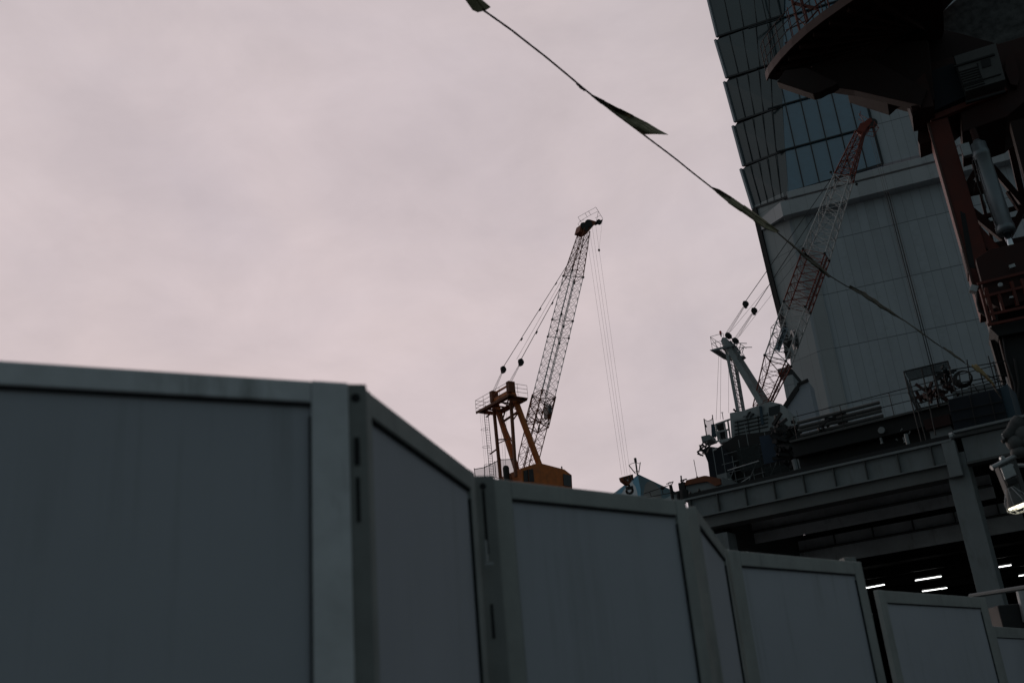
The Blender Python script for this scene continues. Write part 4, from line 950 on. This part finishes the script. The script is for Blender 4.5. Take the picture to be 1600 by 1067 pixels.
# mast: left corner chord, far chords, bracing
def col(x0,y0,x1,y1,w,d0,d1,m,name='mast_chord'):
    a, b = O(x0,y0,d0), O(x1,y1,d0); dirv = (b-a).normalized(); s_ = (eu-dirv*eu.dot(dirv)).normalized()
    return MB().prism([a, a+s_*w, b+s_*w, b], ew*(d1-d0)).build(name, m, rm, .015)
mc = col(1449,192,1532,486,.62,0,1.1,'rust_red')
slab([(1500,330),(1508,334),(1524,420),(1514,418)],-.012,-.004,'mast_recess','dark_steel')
col(1448,192,1530,486,.07,-.05,.0,'lit_edge','mast_flange')
col(1578,190,1660,500,.7,0,.5,'rust_shaded')
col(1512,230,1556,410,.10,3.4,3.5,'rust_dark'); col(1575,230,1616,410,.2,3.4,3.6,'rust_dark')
bm_ = MB()
for (x0,y0,x1,y1,w_,d) in ((1502,318,1600,398,.24,2.0),(1515,345,1600,322,.13,3.3),(1518,354,1600,339,.1,3.4),(1505,300,1532,255,.16,3.3),(1550,262,1605,325,.2,3.2),(1572,378,1600,325,.2,2.6),(1500,300,1556,289,.34,2.8),(1574,300,1600,340,.1,2.8)):
    bm_.beam(O(x0,y0,d), O(x1,y1,d), w_, w_)
bm_.build('mast_brace', 'rust_dark', rm)
MB().beam(O(1504,338,.3), O(1560,400,.3), .36, .3).build('mast_brace', 'rust_red', rm)
slab([(1503,405),(1600,385),(1610,425),(1512,440)],.2,1.0,'cross_beam','rust_dark')
slab([(1500,290),(1524,286),(1521,303),(1502,306)],.4,.6,'gusset','rust_dark')
# hydraulic cylinder with rod
ca, cb_ = O(1527,224,-.3), O(1573,364,-.3); cd = (cb_-ca); Lc_ = cd.length; cd.normalize()
cy = MB().lathe(ca, cd, [(-.1,.10),(0,.16),(.05,.24),(.3,.24),(.32,.26),(.5,.26),(.52,.245),(Lc_-.25,.245),(Lc_-.24,.27),(Lc_,.27),(Lc_+.02,.15)], 28).build('hydraulic_cylinder', 'cylinder_grey', rm, smooth=True)
MB().lathe(cb_, cd, [(0,.10),(.75,.10)], 20).build('piston_rod', 'chrome_rod', cy, smooth=True)
MB().lathe(cb_+cd*.75, cd, [(0,.14),(.12,.2),(.35,.2),(.4,.12)], 16).build('rod_eye', 'cylinder_grey', cy)
MB().box(ca+cd*.15-eu*.36, eu*.13, ew*.1, cd*.22).build('valve_block', 'galvanised', cy, .01)
MB().path([O(1524,250,-.45),O(1531,275,-.45),O(1540,310,-.45),O(1553,345,-.45),O(1566,366,-.45)], .018, 6).path([O(1519,250,-.3),O(1528,290,-.3),O(1541,325,-.3)], .02, 6).build('hose', 'black_steel', cy)
MB().bar(ca-cd*.5, ca, .1, 10).build('clevis', 'rust_dark', cy)
# climbing frame at the foot of the mast
slab([(1524,446),(1545,432),(1610,418),(1625,500),(1560,520),(1540,508)],-.6,1.6,'climbing_frame','rust_dark',bevel=.02)
fr_ = MB()
for a, b in (((1532,452),(1546,505)),((1540,450),(1553,500)),((1536,464),(1610,446)),((1545,492),(1620,476)),((1580,440),(1590,478)),((1543,508),(1620,492)),((1527,444),(1610,424)),((1560,458),(1568,486)),((1596,436),(1606,470))): fr_.beam(O(*a,-.72), O(*b,-.72), .07, .08)
fr_.build('guard_frame', 'rust_red', rm)
dt = MB(); dt.beam(O(1516,451,-.4), O(1528,454,-.4), .26, .2); dt.build('bracket', 'galvanised', rm, .01)
MB().path([O(1527,458,-.5),O(1528,475,-.5),O(1531,486,-.5),O(1540,492,-.5)], .05, 8).build('hose', 'black_steel', rm)
sm = MB(); sm.lathe(O(1563,446,-.8), -ew, [(0,.03),(.02,.07),(.06,.07),(.07,.05)], 12); sm.build('gauge', 'galvanised', rm)
sm = MB(); sm.beam(O(1577,418,-.8), O(1586,415,-.8), .12, .1); sm.beam(O(1577,466,-.8), O(1583,465,-.8), .16, .05); sm.beam(O(1579,405,-.3), O(1587,420,-.3), .25,.2); sm.build('fitting', 'galvanised', rm)
slab([(1541,505),(1556,500),(1560,530),(1549,532)],-.3,.8,'gear_case','black_steel')
# lower legs
col(1556,512,1606,700,.75,-.2,.8,'dark_steel','lower_leg')
col(1556,513,1605,700,.05,-.24,-.2,'lit_edge','leg_edge')
lg = MB()
for a, b in (((1549,532),(1569,600)),((1556,530),(1572,588)),((1590,515),(1614,600)),((1584,530),(1612,522)),((1586,542),(1616,538)),((1588,560),(1630,600))): lg.beam(O(*a,.3), O(*b,.3), .11, .11)
lg.build('lower_brace', 'black_steel', rm)
MB().prism([O(1546,512,-.5),O(1615,494,-.5),O(1615,515,-.5),O(1560,525,-.5)], ew*1.6).build('gear_case', 'dark_steel', rm)
hsx = MB()
hsx.path([O(1566,520,-.3),O(1572,560,-.3),O(1585,600,-.3),O(1590,640,-.3),O(1604,700,-.3)], .03, 6); hsx.path([O(1585,560,-.3),O(1592,600,-.3),O(1590,625,-.3),O(1604,665,-.3)], .04, 6)
hsx.build('hose', 'black_steel', rm)
# crosshead below the machinery house
slab([(1440,160),(1462,158),(1572,128),(1600,120),(1612,205),(1570,240),(1505,262),(1500,214),(1470,240),(1455,200)],.15,2.6,'crosshead','rust_dark',bevel=.02)
slab([(1452,186),(1570,140),(1574,146),(1455,194)],-.05,.14,'crosshead_lip','rust_red')
slab([(1437,204),(1450,200),(1462,238),(1439,247),(1436,240)],.5,1.4,'gusset','rust_dark')
slab([(1570,110),(1584,100),(1592,140),(1588,152),(1578,150),(1570,130)],-.1,.6,'side_plate','rust_dark')
# machinery cabinet with louvres
cbx = [(1491,107),(1555,87),(1570,143),(1509,161)]
cab = slab(cbx,-.6,.1,'machinery_cabinet','girder_soffit',bevel=.01, label='grey cabinet with louvred upper half')
lv = MB()
for k in range(8):
    t = .08+.055*k; a = (1495+(1511-1495)*t*1.7, 108+56*t*1.2); lv.beam(O(a[0]+1,a[1],-.62), O(a[0]+31,a[1]-9,-.62), .035, .03)
lv.build('louvre', 'black_steel', cab)
wl_ = MB(); wl_.beam(O(1490,105,-.62), O(1554,85.5,-.62), .07, .06).beam(O(1502,135,-.62), O(1564,116,-.62), .04, .03).beam(O(1527,99,-.61), O(1533,125,-.61), .03, .03).beam(O(1509,161,-.6), O(1571,143,-.6), .1, .08); wl_.build('frame', 'dark_steel', cab)
MB().prism([O(1532,96,-.61),O(1547,91.5,-.61),O(1549,103,-.61),O(1535,107,-.61)], ew*-.02).build('name_plate', 'dark_steel', cab)
slab([(1447,127),(1490,112),(1510,163),(1460,186),(1452,182)],-.2,.3,'side_cabinet','tarp_blue',bevel=.01)
# round platform: lies flat at one height, rim arc ahead-left
PZ = O(1300,80,-1).z
pz_ = lambda x, y, z=PZ: onZ(x, y, z)
rim = [(1199,123),(1203,113),(1210,103),(1222,88),(1240,69),(1262,49),(1288,29),(1318,8),(1350,-14),(1400,-44)]
arc = [pz_(*q_) for q_ in rim]
print('platform z', PZ, [tuple(round(c,1) for c in a) for a in arc[::3]])
und = arc + [pz_(1470,-100), pz_(1475,50), pz_(1450,140), pz_(1330,128), pz_(1240,112), pz_(1226,118), pz_(1214,126)]
MB().prism(und, UP*.22).build('round_platform', 'rust_dark', rm)
rm_ = MB()
for a, b in zip(arc, arc[1:]): rm_.quad(a-UP*.10, b-UP*.10, b+UP*.22, a+UP*.22)
for a, b in zip(arc, arc[1:]):
    d_ = (b-a).normalized(); n_ = V((d_.y,-d_.x,0)); n_ = n_ if n_.x < 0 else -n_
    rm_.quad(a-UP*.1+n_*.05, b-UP*.1+n_*.05, b+UP*.22+n_*.05, a+UP*.22+n_*.05); rm_.quad(a-UP*.1, b-UP*.1, b-UP*.1+n_*.05, a-UP*.1+n_*.05)
rm_.build('platform_rim', 'lit_edge', rm)
rb2 = MB(); cen = pz_(1440,40)
for q_ in arc[1:9:1]: rb2.beam(q_.lerp(cen,.04)-UP*.12, cen-UP*.12, .1, .24)
for t in (.3,.62):
    for a, b in zip(arc, arc[1:]): rb2.beam(a.lerp(cen,t)-UP*.1, b.lerp(cen,t)-UP*.1, .1, .2)
rb2.build('platform_rib', 'rust_dark', rm)
# hanging box girders below the platform
slab([(1217,138),(1230,120),(1262,116),(1312,140),(1303,146),(1294,149),(1283,155),(1273,157)],-1.6,-1.2,'box_girder','rust_shaded',bevel=.02)
slab([(1225,124),(1360,100),(1450,150),(1440,175),(1336,151),(1300,146),(1262,130)],-1.0,-.6,'box_girder','rust_shaded',bevel=.02)
slab([(1327,161),(1334,152),(1400,92),(1452,90),(1462,180),(1428,207),(1419,176),(1401,171),(1390,181)],-.6,.4,'box_girder','rust_shaded',bevel=.02)
slab([(1400,90),(1440,62),(1500,76),(1570,96),(1600,125),(1490,112),(1450,150)],.2,1.1,'box_girder','rust_shaded',bevel=.02)
slab([(1423,172),(1448,150),(1462,200),(1428,206)],-.8,.6,'bracket','rust_dark')
# railings on the platform
zr = arc
rr_ = MB()
for (a, b) in zip(arc[:-1], arc[1:]):
    n_ = 1
    rr_.bar(a+UP*.26, a+UP*1.35, .018, 4)
    for h_ in (.65,1.0,1.35): rr_.bar(a+UP*h_, b+UP*h_, .014, 4)
rr_.build('railing', 'rust_dark', rm)
# red lattice standing on the platform
lt_ = MB()
for a, b, r_ in (((1230,-30),(1250,50),.05),((1246,-20),(1262,34),.06),((1238,5),(1276,14),.07),((1258,38),(1278,16),.03),((1240,22),(1258,40),.025),((1228,48),(1262,32),.025),((1270,-10),(1282,26),.03),((1290,-10),(1296,12),.03),((1262,20),(1300,-8),.03),((1230,12),(1240,60),.02),((1226,68),(1240,64),.03),((1232,0),(1262,-8),.05)):
    lt_.bar(O(*a,1.5), O(*b,1.5), r_, 5)
lt_.build('platform_lattice', 'rust_red', rm)
# counterweight slabs overhead: rough, crusted concrete
cwp = [(1448,44),(1470,28),(1500,2),(1560,-60),(1760,-60),(1760,330),(1640,330),(1600,158),(1594,118),(1560,90),(1500,72),(1455,58)]
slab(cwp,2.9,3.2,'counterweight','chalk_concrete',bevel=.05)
slab([(1330,-80),(1480,-80),(1500,-10),(1460,34),(1446,52),(1400,60),(1340,20)],.6,2.5,'jib_foot','rust_dark',bevel=.02)
slab([(1594,118),(1604,150),(1660,420),(1700,420),(1700,100)],1.3,2.6,'rear_plate','dark_steel')

# ------------------------------------------------------------------ scaffold cage and gear on the deck, right
sgb = 1.8
og = lambda x, y, d=0: onD(x, y, sgb+d)
cgt = thing('scaffold_cage', og(1440,690), 'netted scaffold cage on the deck below the clad wall', 'scaffold', math.atan2(da.y,da.x))
fr2 = MB()
for a, b in (((1412,580.5),(1481,564)),((1420,595),(1466,583)),((1425,612),(1480,598)),((1434,630),(1500,614)),((1412,580),(1440,690)),((1421,594),(1448,690)),((1440,575),(1462,680)),((1481,564),(1492,610)),((1457,571),(1468,622)),((1430,640),(1480,628)),((1419,613),(1434,642)),((1425,612),(1440,640))):
    fr2.bar(og(*a), og(*b), .02, 5)
fr2.build('tube', 'black_steel', cgt)
MB().prism([og(1413,581,.05),og(1480,565,.05),og(1486,575,.05),og(1421,595,.05)], db*.02).build('net', 'net_dark', cgt)
MB().prism([og(1412,581,.1),og(1420,598,.1),og(1437,638,.1),og(1442,648,.1),og(1430,632,.1),og(1419,612,.1)], db*.04).build('net', 'net_dark', cgt)
lump('machine_heap', og(1461,618,1.0), .42, 'rust_dark', 'dark rusty winch heap inside the scaffold cage', 'winch', 24, (1.2,.8,.5))
lump('machine_heap', og(1483,596,1.0), .34, 'dark_steel', 'dark upright gear bundle beside the coiled cable', 'gear', 22, (.6,.8,1.2))
ds = thing('steel_rack', og(1520,690), 'pipe rack with rails and drop posts above the blue sheeting', 'rack', math.atan2(da.y,da.x))
fr3 = MB()
for a, b in (((1486,578),(1570,564)),((1490,600),(1572,585)),((1495,616),(1572,601)),((1500,634),(1575,618)),((1511,562),(1522,640)),((1544,556),(1556,600)),((1530,575),(1548,640)),((1498,580),(1508,640)),((1520,600),(1540,628)),((1552,565),(1570,640)),((1512,606),(1570,594)),((1540,585),(1572,600))): fr3.bar(og(*a,.5), og(*b,.5), .016, 5)
fr3.build('tube', 'dark_steel', ds)
MB().bar(og(1512,606,.4), og(1540,600,.4), .022, 5).build('bright_tube', 'girder_web', ds)
coil = MB()
cc_ = og(1506,590,.3)
for k in range(7):
    r_ = .19+.012*k; coil.path([cc_+da*(r_*math.cos(a)+.01*k)+UP*(r_*.95*math.sin(a))+db*(.02*k) for a in [2*math.pi*j/14 for j in range(15)]], .014, 5)
tag(coil.build('cable_coil', 'black_steel'), 'black cable coiled round and hung on the pipe rack', 'cable')
bt = thing('sheeted_stack', og(1525,670), 'stack wrapped in dark blue sheeting with crossing battens on the deck', 'stack', math.atan2(da.y,da.x))
MB().prism([og(1480,624,.2),og(1561,606,.2),og(1576,660,.2),og(1492,676,.2)], db*1.6).build('sheeting', 'tarp_blue', bt, .02)
bt_ = MB()
for a, b in (((1484,643),(1566,627)),((1488,658),(1570,643)),((1515,618),(1527,672)),((1545,612),(1558,664))): bt_.bar(og(*a,.15), og(*b,.15), .016, 5)
bt_.build('batten', 'dark_steel', bt)
MB().prism([og(1562,606,.3),og(1574,600,.3),og(1590,658,.3),og(1577,661,.3)], db*1.2).build('side_board', 'mark_blue', bt)
MB().prism([og(1488,612,.9),og(1555,598,.9),og(1560,616,.9),og(1490,628,.9)], db*.05).build('pale_sheet', 'grey_paint', bt)
pt = thing('deck_pipe', og(1480,682), 'pale pipe laid along the deck edge under the blue sheeting', 'pipe')
MB().bar(onD(1484,682,.0), onD(1580,661,.0), .07, 10).build('pipe', 'girder_web', pt); MB().bar(onD(1484,682,.0), onD(1490,680.7,.0), .1, 10).build('cap', 'galvanised', pt)

# ------------------------------------------------------------------ cable clamp and floodlight at the right edge (near)
NY = 9.0
o9 = lambda x, y, d=0: onY(x, y, NY+d)
post = thing('service_pole', low(o9(1640,760)), 'grey service pole standing just outside the right edge of the view', 'pole')
pp0 = o9(1668,760,.2); MB().bar(V((pp0.x,pp0.y,0)), V((pp0.x,pp0.y,pp0.z+.55)), .04, 12).build('pole', 'galvanised', post)
MB().bar(V((pp0.x,pp0.y,o9(1600,694).z)), o9(1592,694), .02, 8).bar(V((pp0.x,pp0.y,o9(1600,725).z)), o9(1575,727), .018, 8).build('arm', 'galvanised', post)
dm = thing('wrapped_joint', o9(1585,690), 'plastic wrapped pipe joint with an open pipe end above the floodlight', 'pipe joint')
MB().lathe(o9(1570,685), o9(1596,655)-o9(1570,685), [(0,.03),(.02,.045),(.1,.05),(.16,.065),(.24,.07),(.245,.055)], 18).build('pipe_end', 'chalk_concrete', dm)
mx_ = MB(); mx_.ball(o9(1585,692), .075, (1,1,1.0)); mx_.ball(o9(1595,680), .085, (1,1,1.2)); mx_.ball(o9(1592,706), .07, (1.1,1,.8)); mx_.ball(o9(1603,690), .09)
mx_.build('wrapping', 'girder_soffit', dm, smooth=True)
MB().bar(o9(1569,686), o9(1566,679), .012, 6).bar(o9(1566,679), o9(1570,677), .01, 6).build('bolt', 'galvanised', dm)
MB().lathe(o9(1572,687), o9(1566,690)-o9(1572,687), [(0,.012),(.01,.02),(.04,.02),(.045,.01)], 10).build('cap', 'black_steel', dm)
fl_ = thing('floodlight', o9(1585,770), 'lit caged floodlight hanging from a clamp at the right edge', 'floodlight')
MB().bar(o9(1551,730), o9(1592,709), .022, 12).build('clamp_bar', 'galvanised', fl_)
MB().lathe(o9(1551,730), o9(1549,731)-o9(1551,730), [(0,.024),(.012,.024)], 12).bar(o9(1564,722), o9(1567,713), .014, 8).box(o9(1566,716), V((.02,0,0)), V((0,.015,0)), V((0,0,.012))).build('clamp', 'galvanised', fl_)
MB().prism([o9(1560,728),o9(1588,716),o9(1606,770),o9(1598,790),o9(1580,778),o9(1566,742)], V((.0,.10,0))).build('housing', 'girder_soffit', fl_, .012)
MB().prism([o9(1563,731,-.01),o9(1580,724,-.01),o9(1588,742,-.01),o9(1570,750,-.01)], V((0,-.012,0))).build('plate', 'galvanised', fl_, .004)
MB().prism([o9(1571,752,-.02),o9(1590,746,-.02),o9(1592,754,-.02),o9(1574,759,-.02)], V((0,-.01,0))).build('terminal_box', 'black_steel', fl_, .004)
hdp, hdd = o9(1577,762,-.06), o9(1592,790,-.06)-o9(1577,762,-.06)
MB().lathe(hdp, hdd, [(0,.02),(.01,.032),(.03,.036),(.05,.05),(.12,.085),(.165,.10)], 18).build('reflector', 'girder_soffit', fl_)
cgw = MB(); dd = hdd.normalized(); aa = dd.cross(V((0,1,0))).normalized(); bb = dd.cross(aa)
for k in range(8):
    t = 2*math.pi*k/8; v = aa*math.cos(t)+bb*math.sin(t)
    cgw.path([hdp+v*.036, hdp+dd*.05+v*.066, hdp+dd*.12+v*.108, hdp+dd*.19+v*.112, hdp+dd*.23+v*.06], .003, 5)
for rr0, tt in ((.112,.19),(.06,.23)): cgw.path([hdp+dd*tt+(aa*math.cos(2*math.pi*k/18)+bb*math.sin(2*math.pi*k/18))*rr0 for k in range(19)], .004, 5)
cgw.build('cage', 'galvanised', fl_)
MB().lathe(hdp+dd*.168, dd, [(0,.092),(.012,.088),(.02,.06),(.024,.02)], 18).build('lamp_glass', 'lamp_glow', fl_, smooth=True)
MB().path([o9(1588,738,-.05),o9(1592,752,-.07),o9(1596,768,-.07),o9(1602,780,-.07)], .005, 6).build('cable', 'black_steel', fl_)
fl2 = thing('small_lamp', onD(1560,899,5), 'tiny bare lamp beside the column under the tube lights', 'lamp')
cp_ = onD(1560,899,5); MB().ball(cp_, .05, (.7,.7,1.6)).build('bulb', 'lamp_small', fl2); MB().bar(cp_+UP*.08, V((cp_.x,cp_.y,HZ+.2)), .01, 4).build('wire', 'black_steel', fl2)

# ------------------------------------------------------------------ rope with wind-blown flags, near, high
def rope_Y(x): t = (x-725)/815; return 1/((1-t)/5.0+t/21.0)
rp = [(200,-420),(420,-245),(600,-104),(690,-32),(725,-6),(750,13),(800,48),(850,87),(905,133),(925,149),(960,177),(1005,210),(1060,252),(1115,296),(1160,326),(1215,364),(1252,396),(1290,427),(1322,447),(1355,464),(1400,492),(1440,520),(1475,545),(1510,569),(1536,583)]
orp = lambda x, y, d=0: onY(x, y, rope_Y(x)+d)
RT = thing('flag_rope', orp(1536,583), 'dark rope strung diagonally across the sky to the scaffold, carrying wind-blown flags', 'rope')
rpm = MB(); pts3 = [orp(*p_) for p_ in rp]
# split finely and twist two strands
fine = []
for a, b in zip(pts3, pts3[1:]):
    n_ = max(10, int((b-a).length/.03))
    for k in range(n_): fine.append(a.lerp(b, k/n_))
fine.append(pts3[-1])
for ph in (0, math.pi):
    rpm.path([p_+UP*(.001*math.sin(i*.9+ph)+.0015*math.sin(i*.23))+V((1,0,0))*.001*math.cos(i*.9+ph) for i, p_ in enumerate(fine)], .0062, 6)
rpm.build('rope', 'rope_fibre', RT)
def flag(outline, m, sag=0.0, thick=.004, label=None, dd_=0.0):
    """outline in view order; rises a little toward the camera along its middle so the cloth is curved"""
    n_ = len(outline); P3 = [orp(x, y) for x, y in outline]; c = sum(P3, V())/n_
    x_ = MB(); cs = c+V((0,-1,0))*sag
    for k in range(n_): x_.quad(P3[k], P3[(k+1)%n_], cs)
    o = x_.build('flag', m, RT, label=label)
    s_ = o.modifiers.new('thick','SOLIDIFY'); s_.thickness = thick
    return o
flag([(718,-12),(740,-10),(766,12),(758,17),(747,20),(738,16)], 'flag_olive', .05, label='flag end cut by the top of the view')
def leaf_flag():
    up_e = [(924,148),(945,158),(968,170),(990,181),(1012,192),(1030,203),(1044,210.5)]
    lo_e = [(924,150),(940,163),(958,176),(975,188),(991,200),(1004,210),(1024,209.5)]
    x_ = MB(); rows = []
    for j in range(6):
        t = j/5; rows.append([orp(a[0]+(b[0]-a[0])*t, a[1]+(b[1]-a[1])*t, .12*math.sin(i*.9)*math.sin(math.pi*t)-.05*t*i/6) for i, (a, b) in enumerate(zip(up_e, lo_e))])
    for j in range(5):
        for i in range(6): x_.quad(rows[j][i], rows[j][i+1], rows[j+1][i+1], rows[j+1][i])
    x_.quad(orp(1043,210.5), orp(1024,209.5), orp(1036,210.3))
    o = x_.build('flag', 'flag_olive', RT, smooth=True, label='olive flag blown out flat into a pointed leaf shape'); s_ = o.modifiers.new('thick','SOLIDIFY'); s_.thickness = .003
leaf_flag()
def furled(path, w_, m, label):
    """cloth wrapped round the rope: tapering uneven roll"""
    x_ = MB(); P3 = []
    for (a, b) in zip(path, path[1:]):
        for k in range(5): P3.append((a[0]+(b[0]-a[0])*k/5, a[1]+(b[1]-a[1])*k/5))
    P3.append(path[-1]); n_ = len(P3)
    prev = None
    for i, (x, y) in enumerate(P3):
        t = i/(n_-1); r_ = w_*(math.sin(math.pi*min(1,t*1.02+.02))**.6*(.75+.25*math.sin(i*1.7))+.05); c = orp(x, y)
        ring = [c+V((.5*r_*math.cos(a)*.7, .6*r_*math.sin(a+.5), r_*math.sin(a)*.9)) for a in [2*math.pi*k/7+i*.25 for k in range(7)]]
        b0_ = len(x_.v); x_.v += ring
        if prev is not None:
            for k in range(7): x_.f.append((prev+k, prev+(k+1)%7, b0_+(k+1)%7, b0_+k))
        prev = b0_
    x_.build('flag', m, RT, smooth=True, label=label)
furled([(900,131),(907,137),(914,143)], 0.032, 'rope_fibre', None)
def thin_flag(up_e, lo_e, m, label=None):
    x_ = MB(); rows = []
    for jj in range(4):
        t = jj/3; rows.append([orp(a[0]+(b[0]-a[0])*t, a[1]+(b[1]-a[1])*t, .10*math.sin(i*1.3+.4)*math.sin(math.pi*t)-.03*t*i) for i, (a, b) in enumerate(zip(up_e, lo_e))])
    for jj in range(3):
        for i in range(len(up_e)-1): x_.quad(rows[jj][i], rows[jj][i+1], rows[jj+1][i+1], rows[jj+1][i])
    o = x_.build('flag', m, RT, smooth=True, label=label); s_ = o.modifiers.new('thick','SOLIDIFY'); s_.thickness = .006
thin_flag([(1112,292),(1124,296),(1142,307),(1162,321),(1180,334),(1198,347),(1218,362)], [(1112,294),(1120,302),(1138,317),(1158,331),(1178,345),(1196,357),(1212,363)], 'flag_olive', 'long flag folded flat along the rope at the tower edge')
thin_flag([(1246,389),(1258,396),(1270,405),(1282,415),(1297,430)], [(1245,391),(1254,401),(1268,412),(1281,422),(1294,432)], 'flag_dark')
thin_flag([(1328,446),(1345,455),(1362,465),(1385,481),(1413,500)], [(1327,448),(1342,458),(1360,470),(1383,485),(1411,501)], 'flag_dark')
furled([(1218,366),(1240,384),(1258,400),(1270,408)], 0.046, 'flag_dark', None)
furled([(1248,394),(1268,408),(1288,426),(1298,433)], 0.099, 'flag_dark', 'flag wrapped round the rope in front of the white crane jib')
furled([(1330,450),(1355,463),(1380,480),(1412,500)], 0.116, 'flag_dark', None)
furled([(1412,500),(1440,520),(1468,541)], 0.058, 'flag_dark', None)
furled([(1474,543),(1490,554),(1508,566)], 0.102, 'flag_dark', None)
furled([(1520,574),(1532,579),(1545,592),(1556,604)], 0.246, 'flag_yellow', 'yellow flag bunched at the rope end above the rack')
furled([(1550,600),(1558,612),(1566,624)], 0.145, 'rope_fibre', None)
print('objects', len(bpy.data.objects))
